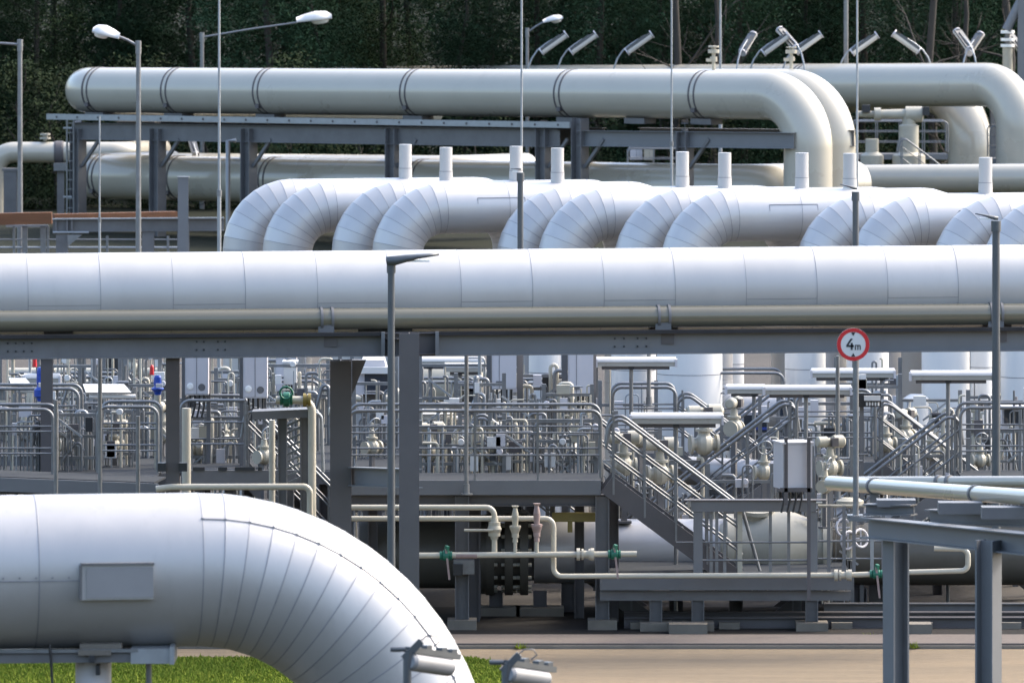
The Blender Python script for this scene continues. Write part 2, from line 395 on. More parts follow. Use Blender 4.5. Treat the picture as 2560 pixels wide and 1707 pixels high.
bt=thing('bare_tree','x','tree'); obj('trunk',trunk_mb(15,.16,21,16,True),TWIG,bt); PROTO['bare']=bt
bt2=thing('bare_tree','x','tree'); obj('trunk',trunk_mb(13,.11,22,18,True),TWIG,bt2); PROTO['bare2']=bt2
used=set()
def tree(key,u,Y,label,group,sc_=1.0,rz=None):
    p=PROTO[key]; loc=(PX(u,Y),Y,0); rz=rnd.uniform(0,6.28) if rz is None else rz
    if key not in used:
        used.add(key); p.location=loc; p.rotation_euler=(0,0,rz); p.scale=(sc_,)*3; p['label']=label; p['group']=group; return p
    return dup(p,loc,rz,label,group,sc_)
LF='dark dense evergreen tree in the closed forest edge behind the pipes'
LP='olive green pine tree in the closed forest edge behind the pipes'
for i in range(18):
    u=-220+i*172+rnd.uniform(-35,35); k=('spruce','spruce2','pine','spruce2','spruce')[i%5]
    if u>1640 and u<1900: k='spruce2'
    tree(k,u,263+rnd.uniform(-3,3),LP if k=='pine' else LF,'pines of the forest edge' if k=='pine' else 'evergreens of the forest edge',rnd.uniform(.9,1.15))
for i in range(17):
    u=-200+i*178+rnd.uniform(-40,40); k=('spruce2','spruce','pine')[i%3]
    tree(k,u,270+rnd.uniform(-2.5,2.5),LP if k=='pine' else LF,'pines of the forest edge' if k=='pine' else 'evergreens of the forest edge',rnd.uniform(1.0,1.25))
for i in range(15):
    u=-200+i*200+rnd.uniform(-40,40); k=('spruce','spruce2')[i%2]
    tree(k,u,278+rnd.uniform(-2,2),LF,'evergreens of the forest edge',rnd.uniform(1.1,1.3))
for i,u in enumerate((1690,1790,2330,2410,2520)):
    k=('bare','bare2')[i%2]
    tree(k,u,256.5+rnd.uniform(-2.2,2.4),'bare grey trunk with leafless twigs before the dark evergreens','leafless trees at the forest edge',rnd.uniform(.85,1.1))
for i in range(15):
    u=-60+i*95+rnd.uniform(-30,30) if i<9 else 900+(i-9)*290
    tree('shrub',u,253+rnd.uniform(-1.5,2.5),'low brownish green shrub under the forest edge','shrubs under the forest edge',rnd.uniform(.75,1.1))

rr=random.Random(9); vs=[]; fs=[]
for c in range(1500):
    cx=rr.uniform(-42,42); cy=rr.uniform(283,292); cz=14*rr.random()
    for k in range(26):
        p=Vector((cx+rr.gauss(0,.8),cy+rr.gauss(0,.7),max(.1,cz+rr.gauss(0,.6)))); l=rr.uniform(.2,.5); a=rr.uniform(0,6.28); e=rr.uniform(-.9,.9)
        d=Vector((math.cos(a)*math.cos(e),math.sin(a)*math.cos(e),math.sin(e)))*l; sdv=Vector((-math.sin(a),math.cos(a),rr.uniform(-.6,.6)))*l*.5
        o=len(vs); vs+=[p-sdv,p+sdv,p+d]; fs.append((o,o+1,o+2))
mb=MB(); mb.add(vs,fs); tag(obj('forest',mb,LEAFA),kind='stuff',label='deep dark wood behind the first trees of the forest edge',cat='forest')
# the grassy embankment the view is taken from, with the wood on it
mb=MB(); prof=[(52,-.02),(40,1.2),(22,6.2),(8,9.1),(2,9.5),(-120,9.5)]
vs=[(x,y,z) for x in (-260,260) for y,z in prof]; n=len(prof)
mb.add(vs,[(i,i+1,n+i+1,n+i) for i in range(n-1)],True); tag(obj('embankment',mb,MEAD),kind='structure')
rr=random.Random(5); vs=[]; fs=[]
for c in range(900):
    cx=rr.uniform(-170,170); cy=rr.uniform(-26,-8); hh=17+5*math.sin(cx*.21)+3*math.sin(cx*.77); cz=9.5+hh*rr.random()**.8
    for k in range(26):
        p=Vector((cx+rr.gauss(0,1.3),cy+rr.gauss(0,1.0),max(9.6,cz+rr.gauss(0,.9)))); l=rr.uniform(.4,1.0); a=rr.uniform(0,6.28); e=rr.uniform(-.9,.9)
        d=Vector((math.cos(a)*math.cos(e),math.sin(a)*math.cos(e),math.sin(e)))*l; sdv=Vector((-math.sin(a),math.cos(a),rr.uniform(-.6,.6)))*l*.5
        o=len(vs); vs+=[p-sdv,p+sdv,p+d]; fs.append((o,o+1,o+2))
mb=MB(); mb.add(vs,fs); tag(obj('forest',mb,LEAFA),kind='stuff',label='wood on the embankment behind the viewpoint',cat='forest')

# ------------------------------------------------------------------ LAMPS, RODS
def lightning_rod(label,u,Y,v_top,r0=.045,r1=.018,z0=0,m=None,group='slender lightning rods'):
    t=thing('lightning_rod',label,'rod',(PX(u,Y),Y,z0),group); x=PX(u,Y); zt=ZV(v_top,Y)
    zm=z0+(zt-z0)*.5
    mb=MB(); mb.tube([(x,Y,z0),(x,Y,zm)],[r0,r0*.95],10); obj('lower_mast',mb,m or GALVL,t)
    mb=MB(); mb.tube([(x,Y,zm),(x,Y,zt)],[r0*.7,r1],8); obj('upper_rod',mb,m or GALVL,t)
    mb=MB(); mb.lathe((x,Y,zm-.06),(0,0,1),[(0,r0*1.25),(.12,r0*1.25)],10); obj('collar',mb,GALV,t)
    mb=MB(); mb.box((x,Y,z0+.06),(.5,.5,.14)); obj('foot',mb,CONC,t)
    return t
lightning_rod('tall thin rod rising in front of the first pair of white pipe bends',548,160,-60,.042,.022)
lightning_rod('tall thin rod rising from behind the dark small-headed lamp between white bends',1304,146,-60,.032,.02)
lightning_rod('tall thin rod whose foot is hidden behind the two middle vent stubs',1679,195,-60,.035,.022)
lightning_rod('thin rod rising just behind the upper cream pipe by the small gauge',1801,241,-60,.06,.03)
lightning_rod('tall thin rod beside the grey mast, in front of the right cream pipes',2143,140,-60,.030,.018)
lightning_rod('short pale rod standing in front of the steel rack at its left end',249,190,290,.03,.02)
t=thing('steel_mast','thick grey tubular mast rising behind the upper cream pipe','mast',(PX(2115,251),251,0)); x=PX(2115,251)
mb=MB(); mb.tube([(x,251,0),(x,251,ZV(-80,251))],.075,12); obj('tube',mb,GALV,t)
mb=MB(); mb.box((x,251,.05),(.5,.5,.1)); obj('base_plate',mb,GALV,t)

def cobra(label,u,Y,v_top,arm_u,arm_v,head,rp,m=GALV,group=None,hs=1.0):
    """pole with bracket arm and a head: head=(u0,v0,u1,v1) root and tip of the head"""
    x=PX(u,Y); t=thing('street_lamp',label,'street lamp',(x,Y,0),group)
    mb=MB(); zt=ZV(v_top,Y); mb.tube([(x,Y,0),(x,Y,zt*.5),(x,Y,zt)],[rp*1.3,rp,rp*.9],12); mb.lathe((x,Y,zt-.25),(0,0,1),[(0,rp*1.15),(.3,rp*1.15)],12); obj('pole',mb,m,t)
    a=P(u,v_top+8,Y); b=P(arm_u,arm_v,Y)
    if head:
        mb=MB(); mb.tube([a,a.lerp(b,.5)+Vector((0,0,.02)),b],.032,8); obj('arm',mb,m,t)
        h0=P(head[0],head[1],Y); h1=P(head[2],head[3],Y); d=(h1-h0); L=d.length; d.normalize()
        up=Vector((0,0,1)); up=(up-d*up.dot(d)).normalized(); sd=d.cross(up)
        # shell: cross-sections along the head
        st=[(0,.10,.09),(.25,.15,.13),(.55,.22,.16),(.85,.19,.14),(1,.06,.08)]
        vs=[]; nn=10
        for f,w,hh in st:
            for j in range(nn):
                an=math.pi*j/(nn-1); vs.append(h0+d*(f*L)+sd*(w*hs*math.cos(an))*L/.95+up*(hh*hs*math.sin(an))*L/.95)
        fs=[(i*nn+j,i*nn+j+1,(i+1)*nn+j+1,(i+1)*nn+j) for i in range(len(st)-1) for j in range(nn-1)]
        fs+=[(i*nn+nn-1,i*nn,(i+1)*nn,(i+1)*nn+nn-1) for i in range(len(st)-1)]
        fs+=[tuple(range(nn)),tuple(range((len(st)-1)*nn+nn-1,(len(st)-1)*nn-1,-1))]
        mb=MB(); mb.add(vs,fs,True); hd=obj('lamp_head',mb,WHITE,t)
        mb=MB(); c=h0+d*(L*.66)-up*.01; vs=[]
        for k,(q,dz) in enumerate(((1,0),(.85,-.45),(.4,-.7))):
            for j in range(16):
                an=2*math.pi*j/16; vs.append(c+d*(L*.26*q*math.cos(an))+sd*(L*.2*q*math.sin(an))+up*(dz*L*.16))
        mb.add(vs,[(k*16+j,k*16+(j+1)%16,(k+1)*16+(j+1)%16,(k+1)*16+j) for k in(0,1) for j in range(16)]+[tuple(range(32,48))],True)
        obj('glass_bowl',mb,DIFF,hd)
    else:
        mb=MB(); mb.tube([a,b],.032,8); obj('arm',mb,m,t)
    return t
cobra('grey lamp pole whose bracket arm leaves the picture, above the small cream pipe',50,205,104,-60,108,(-60,108,-150,104),.065)
cobra('street lamp on a short arm with white box head, before the rack end',346,180,108,292,90,(297,98,230,82),.058,hs=2.3)
cobra('street lamp with long rising arm and flat white head before the forest',505,252,86,742,57,(742,57,830,47),.07,hs=1.6)
cobra('small street lamp with white head beside the slanted tube lights',1318,256,74,1360,55,(1358,58,1408,48),.06,hs=1.7)

def paddle(label,u,Y,v_top,tip_u,tip_v,rp,rise=.0):
    """modern lamp: flat blade head cantilevered straight off the pole"""
    x=PX(u,Y); t=thing('street_lamp',label,'street lamp',(x,Y,0),'grey lamps with blade heads')
    zt=ZV(v_top,Y); mb=MB(); mb.tube([(x,Y,0),(x,Y,2.2),(x,Y,zt)],[rp*1.25,rp*1.1,rp*.95],14); obj('pole',mb,LAMPM,t)
    a=P(u,v_top-16,Y); b=P(tip_u,tip_v,Y); sg=1 if tip_u>u else -1
    L=abs(b.x-a.x); up=b.z-a.z
    # longitudinal section: deep at the pole, thin at the tip
    st=[(-.11,.00,.09,.05),(-.09,-.055,.085,.10),(.10,-.06,.10,.13),(.30,-.025,.115,.16),(.55,.015,.125,.17),(.8,.036,.13,.14),(1.0,.05,.135,.05)]
    vs=[]
    for f,lo,hi,w in st:
        xx=a.x+sg*f*L; o=a.z+up*max(0,f)
        k=L/.65
        lo*=k; hi*=k*.62; w*=k
        zl=o+lo-.02*k; zh=o+hi-.02*k
        vs+=[(xx,Y-w*.7,zl),(xx,Y-w,(zl+zh)/2),(xx,Y-w*.7,zh),(xx,Y+w*.7,zh),(xx,Y+w,(zl+zh)/2),(xx,Y+w*.7,zl)]
    n=6; m=len(st)
    fs=[(i*n+j,i*n+(j+1)%n,(i+1)*n+(j+1)%n,(i+1)*n+j) for i in range(m-1) for j in range(n)]
    fs+=[tuple(range(n-1,-1,-1)),tuple(range((m-1)*n,m*n))]
    mb=MB(); mb.add(vs,fs,True); hd=obj('lamp_head',mb,LAMPM,t)
    mb=MB(); mb.lathe((x,Y,zt-.10),(0,0,1),[(0,rp*1.25),(.14,rp*1.25)],14); obj('collar',mb,LAMPM,t)
    mb=MB(); xx=a.x+sg*.55*L; mb.box((xx,Y,a.z+up*.55-.035),(L*.5,L*.3,.02)); obj('lens',mb,DIFF,hd)
    return t
paddle('grey street lamp with long pointed blade head in front of the big white pipe',978,106.0,664,1098,644,.048)
paddle('grey street lamp with blade head towards the left, at the right edge',2490,104.5,560,2438,538,.052)
paddle('dark small-headed street lamp between the white bends, in front of the second rod',1301,126.0,438,1276,424,.048)
paddle('dark small-headed street lamp in front of the rod beside the grey mast',2139,122.5,486,2100,464,.050)

# tube lights on swan-neck arms ------------------------------------------------
def swan_proto():
    t=thing('tube_light','x','tube light')
    q=[Vector((-.55,0,-1.6)),Vector((-.52,0,-.9)),Vector((-.47,0,-.55)),Vector((-.36,0,-.24)),Vector((-.18,0,.02)),Vector((.05,0,.2)),Vector((.3,0,.36))]
    mb=MB(); mb.tube(q,.028,8); obj('arm',mb,GALVL,t)
    a=Vector((-.05,0,.02)); b=Vector((.68,0,.54)); d=(b-a).normalized(); up=Vector((-d.z,0,d.x))
    n=10; vs=[]
    for p in (a,b):
        for j in range(n):
            an=-math.pi*j/(n-1); vs.append(p+Vector((0,1,0))*(.135*math.cos(an))+up*(.15*math.sin(an)))
    mb=MB(); mb.add(vs,[(j,n+j,n+j+1,j+1) for j in range(n-1)],True); mb.add(vs,[tuple(range(n)),tuple(range(2*n-1,n-1,-1))],False)
    obj('diffuser',mb,WHITE,t)
    mb=MB(); mb.bar(a+up*.02,b+up*.02,.27,.06,up=up); mb.bar(a+d*.15+up*.065,b-d*.15+up*.065,.10,.05,up=up); obj('housing',mb,LAMPM,t)
    for p,s in ((a,-1),(b,1)):
        mb=MB(); mb.lathe(p-up*.035+d*(s*.03)-d*.02,d,[(0,.135),(.04,.135)],16); obj('end_cap',mb,CAB,t)
    return t
SW=swan_proto(); first=[True]
def swan(u,v,Y,rz,label,s=1.0):
    loc=P(u,v,Y)
    if first[0]:
        first[0]=False; SW.location=loc; SW.rotation_euler=(0,0,rz); SW['label']=label; SW['group']='slanted tube lights above the cream pipes'; SW.scale=(s,)*3; return SW
    return dup(SW,loc,rz,label,'slanted tube lights above the cream pipes',s)
for u,v,rz,lab in (
 (1358,128,0,'slanted tube light beside the small white-headed street lamp'),
 (1432,128,0,'slanted tube light second from the small street lamp, aiming right'),
 (1572,128,0,'slanted tube light standing alone before dark forest left of the tall rods'),
 (1858,130,62,'tube light seen nearly end-on just right of the thin rod'),
 (1913,130,0,'slanted tube light whose raised end touches an opposite one'),
 (1986,118,128,'short looking tube light leaning left above the twin cream bends'),
 (1995,128,0,'slanted tube light above the right one of the twin cream bends'),
 (2135,130,0,'slanted tube light crossed by the thin rod beside the grey mast'),
 (2292,126,180,'slanted tube light leaning the other way, alone above the right cream pipe'),
 (2422,122,118,'tube light leaning left in the crossed pair near the right edge'),
 (2424,130,58,'tube light seen end-on in the crossed pair near the right edge'),
 (2556,132,122,'tube light cut by the right edge beside the vent post')):
    swan(u,v,250,R_(rz),lab,1.0)
swan(488,385,238,R_(105),'tube light hanging in the gap below the steel rack',.85)

# ------------------------------------------------------------------ FAR CREAM PIPES
def big_pipe(label,pts,r,Rb,bands=(),m=TAN,name='gas_pipe',group=None,nb=14,extra=None,saddles=()):
    pts=[Vector(p) for p in pts]; base=Vector((pts[-1].x,pts[-1].y,0))
    t=thing(name,label,'pipe',base,group)
    mb=MB(); mb.tube(bend(pts,Rb,nb),r,56); obj('pipe_run',mb,m,t)
    for a,d in bands:
        mb=MB(); d=Vector(d).normalized()
        for o in (-.115,.075): mb.lathe(a+d*o,d,[(0,r+.004),(0,r+.014),(.05,r+.014),(.05,r+.004)],56)
        s=d.cross(Vector((0,0,1))).normalized()
        mb.box(a+s*(r+.03)*.78*(1 if s.y<0 else -1)-Vector((0,0,r*.62)),(.14,.10,.12),rz=math.atan2(d.y,d.x))
        obj('pipe_clamp',mb,STEELD,t)
    return t
rA=.675
YL,YR=237.0,219.0
aL=P(206,225,YL); aR=P(2020,239,YR-.9)
dA=(aR-aL).normalized(); nA=Vector((-dA.y,dA.x,0)).normalized()   # points away from the camera
def onA(u,off=0.0,dz=0.0):
    """point on axis of pipe A seen at column u"""
    k=(u-1280)/F; q=aL+nA*off; tt=(k*q.y-q.x)/(dA.x-k*dA.y); return q+dA*tt+Vector((0,0,dz))
bl=[(onA(u),dA) for u in (250,447,677,1045,1430,1766)]
cL=onA(170); legA=aR
big_pipe('large cream pipe with six strap clamps on the rack, front bend of the twin bends',[cL+nA*16-Vector((0,0,.85)),cL,legA,Vector((legA.x,legA.y,0))],rA,1.42,bl,group='large cream pipes')
cB=onA(420,1.75,-.09); lb=onA(2079,1.75,.02); 
big_pipe('large cream pipe behind the clamped one, rear bend of the twin bends',[cB,lb,Vector((lb.x,lb.y,0))],rA,1.42,[],group='large cream pipes')
# C
c0=P(420,217,F/72.0); c1=P(2545,212,F/81.5); dC=(c1-c0).normalized(); nC=Vector((-dC.y,dC.x,0)).normalized()
def onC(u,off=0,dz=0):
    k=(u-1280)/F; q=c0+nC*off; tt=(k*q.y-q.x)/(dC.x-k*dC.y); return q+dC*tt+Vector((0,0,dz))
big_pipe('longest cream pipe at the back, bending down at the right edge',[c0,c1,Vector((c1.x,c1.y,0))],.675,1.35,[(onC(1200),dC),(onC(2015),dC)],group='large cream pipes')
d1=onC(2426,3.2,-.25); d0=onC(1500,3.2,-.25)
big_pipe('cream pipe bending down beneath the longest pipe, its top hidden',[d0,d1,Vector((d1.x,d1.y,0))],.70,1.9,[],group='large cream pipes')
# lower row
l0=onA(258,1.2,-2.2); 
def onL(u,dz=0):
    p=onA(u,1.1); v=441+ (u-223)/(1950-223)*(472-441); return P(u,v,p.y)+Vector((0,0,dz))
l0=onL(196); l1=onL(1905)
dL=(l1-l0).normalized()
big_pipe('large cream pipe running low under the rack, with black strap clamps',[l0+nA*4,l0,l1,l1+nA*4],.665,1.2,[(onL(u),dL) for u in (262,450,690,1060,1480)],group='large cream pipes')
m0=onA(250,3.2); m1=onA(1150,3.2); m0=P(420,437,m0.y); m1=P(1140,446,m1.y)
big_pipe('cream pipe behind the low one, its rounded end showing between columns',[m0,m1,m1+nA*3],.665,1.1,[],group='large cream pipes')
e0=P(2060,449,231); e1=P(2700,445,229)
big_pipe('medium cream pipe lying across the feet of the right bends',[e0,e1],.42,1,[],group='large cream pipes')
e0=P(2050,560,226); e1=P(2700,560,226)
# F
f0=P(-14,480,247); f1=P(-14,381,247); f2=P(312,381,247)
t=big_pipe('slimmer cream pipe at the left edge with bends at both ends',[Vector((f0.x,f0.y,0)),f1,f2,f2+Vector((1.0,3,0))],.325,.62,[],group=None)
c=P(146,381,247); mb=MB(); mb.lathe(c-Vector((.12,0,0)),(1,0,0),[(0,.345),(.05,.36),(.24,.36),(.29,.345)],28); obj('strap',mb,STEELD,t)
c=P(113,353,247); mb=MB(); mb.lathe(c,(0,0,1),[(0,.05),(.06,.05),(.06,.17),(.12,.17),(.12,.08),(.18,.08),(.18,.16),(.24,.16)],14); obj('vent_cap',mb,CREAM,t)
# support stool under F
t=thing('pipe_stand','grey post with bracket carrying the slim cream pipe by the rack','pipe stand',(PX(152,246.6),246.6,0))
x=PX(152,246.6); mb=MB(); mb.ibeam((x,246.6,0),(x,246.6,ZV(428,246.6)),.22,.22); obj('post',mb,STEEL,t)
mb=MB(); mb.box((x,246.6,ZV(417,246.6)),(.42,.5,.24)); obj('bracket',mb,GALV,t)

# ------------------------------------------------------------------ STEEL RACK
YRK=onA(700,-.9)
def rk(u,v,off): 
    p=onA(u,off); return P(u,v,p.y)
t=thing('pipe_rack','long grey steel rack of columns and beams under the clamped cream pipe','pipe rack',tuple(onA(900,0).xy)+(0,))
# walkway edge
a=rk(118,292,-.95); b=rk(1426,313,-.95)
mb=MB(); mb.bar(a,b,.07,.17); 
for i in range(24):
    p=a.lerp(b,(i+.5)/24); q=p-nA*.045
    mb.box(q+Vector((0,0,.0)),(.04,.03,.06),mi=1,rz=math.atan2(dA.y,dA.x))
obj('walkway_edge',mb,[GALVL,STEELD],t)
mb=MB(); mb.bar(a+nA*.6+Vector((0,0,.04)),b+nA*.6+Vector((0,0,.04)),1.1,.03); obj('walkway_grating',mb,GRATE,t)
a=rk(180,328,-.75); b=rk(1400,346,-.75)
mb=MB(); mb.ibeam(a,b,.22,.50); obj('edge_beam',mb,STEEL,t)
a2=a+nA*1.9; b2=b+nA*1.9
mb=MB(); mb.ibeam(a2,b2,.22,.50); obj('edge_beam',mb,STEEL,t)
a=rk(1448,346,-.75); b=rk(1985,352,-.75)
mb=MB(); mb.ibeam(a,b,.25,.44); obj('edge_beam',mb,STEELB,t)
mb=MB(); mb.ibeam(a+nA*2.6,b+nA*2.6,.25,.46); obj('edge_beam',mb,STEEL,t)
for u in (195,394,622,984,1360,1450,1712):
    for off in ((-.75,1.15) if u<1400 else (-.75,1.8)):
        p=onA(u,off); zt=rk(u,322 if u<1400 else 330,off).z
        if u==1450: zt=rk(u,296,off).z
        mb=MB(); mb.ibeam((p.x,p.y,0),(p.x,p.y,zt),.36,.36,.022,.014,up=dA); obj('column',mb,STEEL,t)
    p=onA(u,-.75); z=rk(u,352,-.75).z
    mb=MB(); mb.bar(p+Vector((0,0,z-p.z-.75))+dA*.18,p+Vector((0,0,z-p.z+.05))+dA*.9,.09,.09); obj('knee_brace',mb,STEEL,t)
    q=onA(u,1.2 if u<1400 else 1.8); zc=rk(u,322,-.75).z
    mb=MB(); mb.ibeam(Vector((p.x,p.y,zc)),Vector((q.x,q.y,zc)),.2,.3); obj('cross_beam',mb,STEEL,t)
for u in (250,447,677,1045,1430,1600,1766):
    c=onA(u); mb=MB(); mb.box(c-Vector((0,0,rA+.07)),(.75,.5,.16),rz=math.atan2(dA.y,dA.x)); obj('pipe_saddle',mb,STEEL,t)
# ladder at left end of rack
t=thing('cage_ladder','narrow steel ladder with clips on the left end column of the rack','ladder',tuple(onA(178,-1.0).xy)+(0,))
p=onA(176,-1.05); zt=rk(176,300,-1.05).z
mb=MB(); 
for s in (-.1,.1): mb.tube([(p.x+s,p.y,0),(p.x+s,p.y,zt)],.03,8)
obj('rail',mb,GALV,t)
mb=MB()
for i in range(int(zt/.28)): mb.bar((p.x-.11,p.y,.2+i*.28),(p.x+.11,p.y,.2+i*.28),.03,.03)
obj('rung',mb,GALV,t)
for v in (320,492): 
    mb=MB(); mb.bar(P(158,v,p.y),P(180,v,p.y),.05,.05); obj('clip',mb,GALVL,t)

# gauges on top of pipes
def gauge(label,u,Y,v0,v1):
    b=P(u,v1,Y); h=ZV(v0,Y)-b.z; t=thing('vent_valve',label,'valve',tuple(b))
    mb=MB(); mb.lathe(b,(0,0,1),[(0,.05),(h*.35,.05),(h*.35,.10),(h*.55,.10),(h*.55,.05),(h*.7,.05)],14); obj('stem',mb,CREAM,t)
    mb=MB(); mb.lathe(b+Vector((0,0,h*.7)),(0,0,1),[(0,.16),(.10,.16),(.10,.06),(.16,.06),(.16,.15),(h*.3,.15)],16); obj('flange_head',mb,CREAM,t)
    mb=MB(); mb.bar(b+Vector((0,0,h*.4)),b+Vector((-.2,-.1,h*.42)),.07,.09); obj('side_arm',mb,CREAM,t)
gauge('small cream vent valve on the pipe top beside the thin rod',1784,222.5,115,176)
gauge('small cream vent valve at the touching tube lights above the twin bends',1978,221.5,118,172)
t=thing('vent_post','pale post with stacked ring caps near the right edge','vent',(PX(2519,250),250,0)); x=PX(2519,250)
mb=MB(); mb.tube([(x,250,0),(x,250,ZV(118,250))],.16,14); obj('pipe',mb,CREAM,t)
for v in (118,103,84):
    mb=MB(); mb.lathe((x,250,ZV(v,250)),(0,0,1),[(0,.22),(.09,.22)],18); obj('ring_cap',mb,DIFF,t)
mb=MB(); mb.tube([(x,250,ZV(118,250)),(x,250,ZV(80,250))],.08,10); obj('inner_pipe',mb,STEEL,t)
t=thing('steel_mast','grey steel column with diagonal brace in the upper right corner','mast',(PX(2556,249),249,0)); x=PX(2556,249)
mb=MB(); mb.ibeam((x,249,0),(x,249,ZV(-60,249)),.3,.3); obj('column',mb,STEELB,t)
mb=MB(); mb.tube([P(2516,76,249),P(2575,-45,249)],.15,10); obj('brace',mb,STEELB,t)

# ------------------------------------------------------------------ RAILS, PLATFORMS, STAIRS
RT=.024
def rail_run(parent,a,b,h=1.0,ends=(True,True),knee=(.36,.68),every=1.0,m=None):
    """railing from a to b (floor points): handrail bent down at the ends, knee rails, posts"""
    a=Vector(a); b=Vector(b); up=Vector((0,0,1)); m=m or GALV
    L=(b-a).length; path=[]
    if ends[0]: path+= [a+up*.04,a+up*h]
    else: path+=[a+up*h]
    if ends[1]: path+=[b+up*h,b+up*.04]
    else: path+=[b+up*h]
    mb=MB(); mb.tube(bend(path,.14,5) if len(path)>2 else path,RT,8); obj('handrail',mb,m,parent)
    for k in knee:
        mb=MB(); mb.tube([a+up*(h*k),b+up*(h*k)],.015,6); obj('knee_rail',mb,m,parent)
    n=max(1,round(L/every))
    for i in range(n+1):
        if (i==0 and ends[0]) or (i==n and ends[1]): continue
        p=a.lerp(b,i/n); mb=MB(); mb.bar(p,p+up*(h-.02),.05,.03,up=(b-a)); obj('post',mb,m,parent)
def platform(label,u0,u1,Y,depth=1.1,zd=2.15,legs=2,edge=.2,back=True,group='grating platforms with railings',m=STEELB,leg_m=STEEL,ends=(True,True),h=1.0,front=True,skew=0.0):
    x0,x1=PX(u0,Y),PX(u1,Y); t=thing('access_platform',label,'platform',((x0+x1)/2,Y,0),group)
    Y1=Y+skew
    def q(x,dy,z): return Vector((x,Y+skew*(x-x0)/(x1-x0)+dy,z))
    mb=MB(); mb.bar(q(x0,depth/2,zd-.02),q(x1,depth/2,zd-.02),depth,.035); obj('deck',mb,GRATE,t)
    mb=MB(); mb.bar(q(x0,-.015,zd-edge/2),q(x1,-.015,zd-edge/2),.03,edge); obj('edge_plate',mb,m,t)
    mb=MB(); mb.ibeam(q(x0,.2,zd-.14),q(x1,.2,zd-.14),.12,.2); mb.ibeam(q(x0,depth-.1,zd-.14),q(x1,depth-.1,zd-.14),.12,.2); obj('floor_beam',mb,leg_m,t)
    for i in range(legs):
        x=x0+(x1-x0)*(i+.5)/legs if legs>1 else (x0+x1)/2
        for dy in (.2,depth-.1):
            p=q(x,dy,0); mb=MB(); mb.ibeam(p,p+Vector((0,0,zd-.24)),.14,.14,.01,.008,up=(1,0,0)); obj('leg',mb,leg_m,t)
    if front: rail_run(t,q(x0,.03,zd),q(x1,.03,zd),h,ends)
    if back: rail_run(t,q(x0,depth-.03,zd),q(x1,depth-.03,zd),h,(True,True))
    return t
def stair(label,u,Y,dirn,zd=2.15,zb=0.1,width=.8,slope=36.6,sh=.24,m=STEEL,rails=(0,1),group='steel stairs with handrails'):
    x=PX(u,Y); t=thing('staircase',label,'stairs',(x,Y,zb),group); L=(zd-zb)/math.tan(R_(slope)); up=Vector((0,0,1))
    for k,yy in enumerate((Y,Y+width)):
        a=Vector((x,yy,zd-.10)); b=Vector((x+dirn*L,yy,zb-.10)); d=(b-a).normalized()
        mb=MB(); mb.bar(a-d*.05,b+d*.15,.035,sh); obj('stringer',mb,m,t)
        if k in rails:
            hr=[a+up*.55-Vector((dirn*.05,0,0)),a+up*1.08+Vector((dirn*.03,0,0)),b+up*1.08,b+up*.2+Vector((dirn*.25,0,0))]
            mb=MB(); mb.tube(bend(hr,.16,5),RT,8); obj('handrail',mb,GALV,t)
            for kk in (.42,.74):
                mb=MB(); mb.tube([a+up*(1.05*kk),b+up*(1.05*kk)],.017,6); obj('knee_rail',mb,GALV,t)
            n=4
            for i in range(n+1):
                p=a.lerp(b,.03+.94*i/n); mb=MB(); mb.bar(p-up*.08,p+up*1.06,.05,.03,up=(1,0,0)); obj('post',mb,GALV,t)
    n=int((zd-zb)/.19)
    for i in range(n):
        f=(i+.5)/n; p=Vector((x+dirn*L*f,Y+width/2,zd-(zd-zb)*f-.05)); mb=MB(); mb.box(p,(.24,width-.04,.035)); obj('tread',mb,GRATE,t)
    return t

# centre platform with its long stairs
YC=114.4
tC=platform('wide front platform behind the dark portal column, long stairs at its right end',872,1502,YC,1.4,ZV(1200,YC),legs=0,edge=.21,ends=(True,True),skew=0)
zc=ZV(1200,YC)
for u in (1155,1506):
    x=PX(u,YC); mb=MB(); mb.ibeam((x,YC+.1,.14),(x,YC+.1,zc-.24),.22,.2,.014,.01,up=(1,0,0)); obj('leg',mb,STEEL,tC)
    mb=MB(); mb.box((x,YC+.1,.07),(.42,.45,.15)); obj('footing',mb,CONC,tC)
    x2=x+.15; mb=MB(); mb.ibeam((x2,YC+1.2,.0),(x2,YC+1.2,zc-.24),.2,.2,.014,.01,up=(1,0,0)); obj('leg',mb,STEELD,tC)
mb=MB(); a=Vector((PX(880,YC),YC+.16,ZV(1252,YC))); b=Vector((PX(1515,YC),YC+.16,ZV(1252,YC))); mb.ibeam(a,b,.12,.17); obj('floor_beam',mb,STEELD,tC)
mb=MB(); mb.box((PX(1160,YC),YC-.05,ZV(1415,YC)),(.3,.2,.2)); mb.box((PX(1145,YC),YC-.1,ZV(1420,YC)),(.14,.25,.16),mi=1); obj('clamp_block',mb,[GALV,BLACK],tC)
stair('long front staircase with broad dark stringer going down to the right',1524,YC-.05,1,zc+.02,  .75,.85,36.6,.29,STEELD,rails=(0,1))

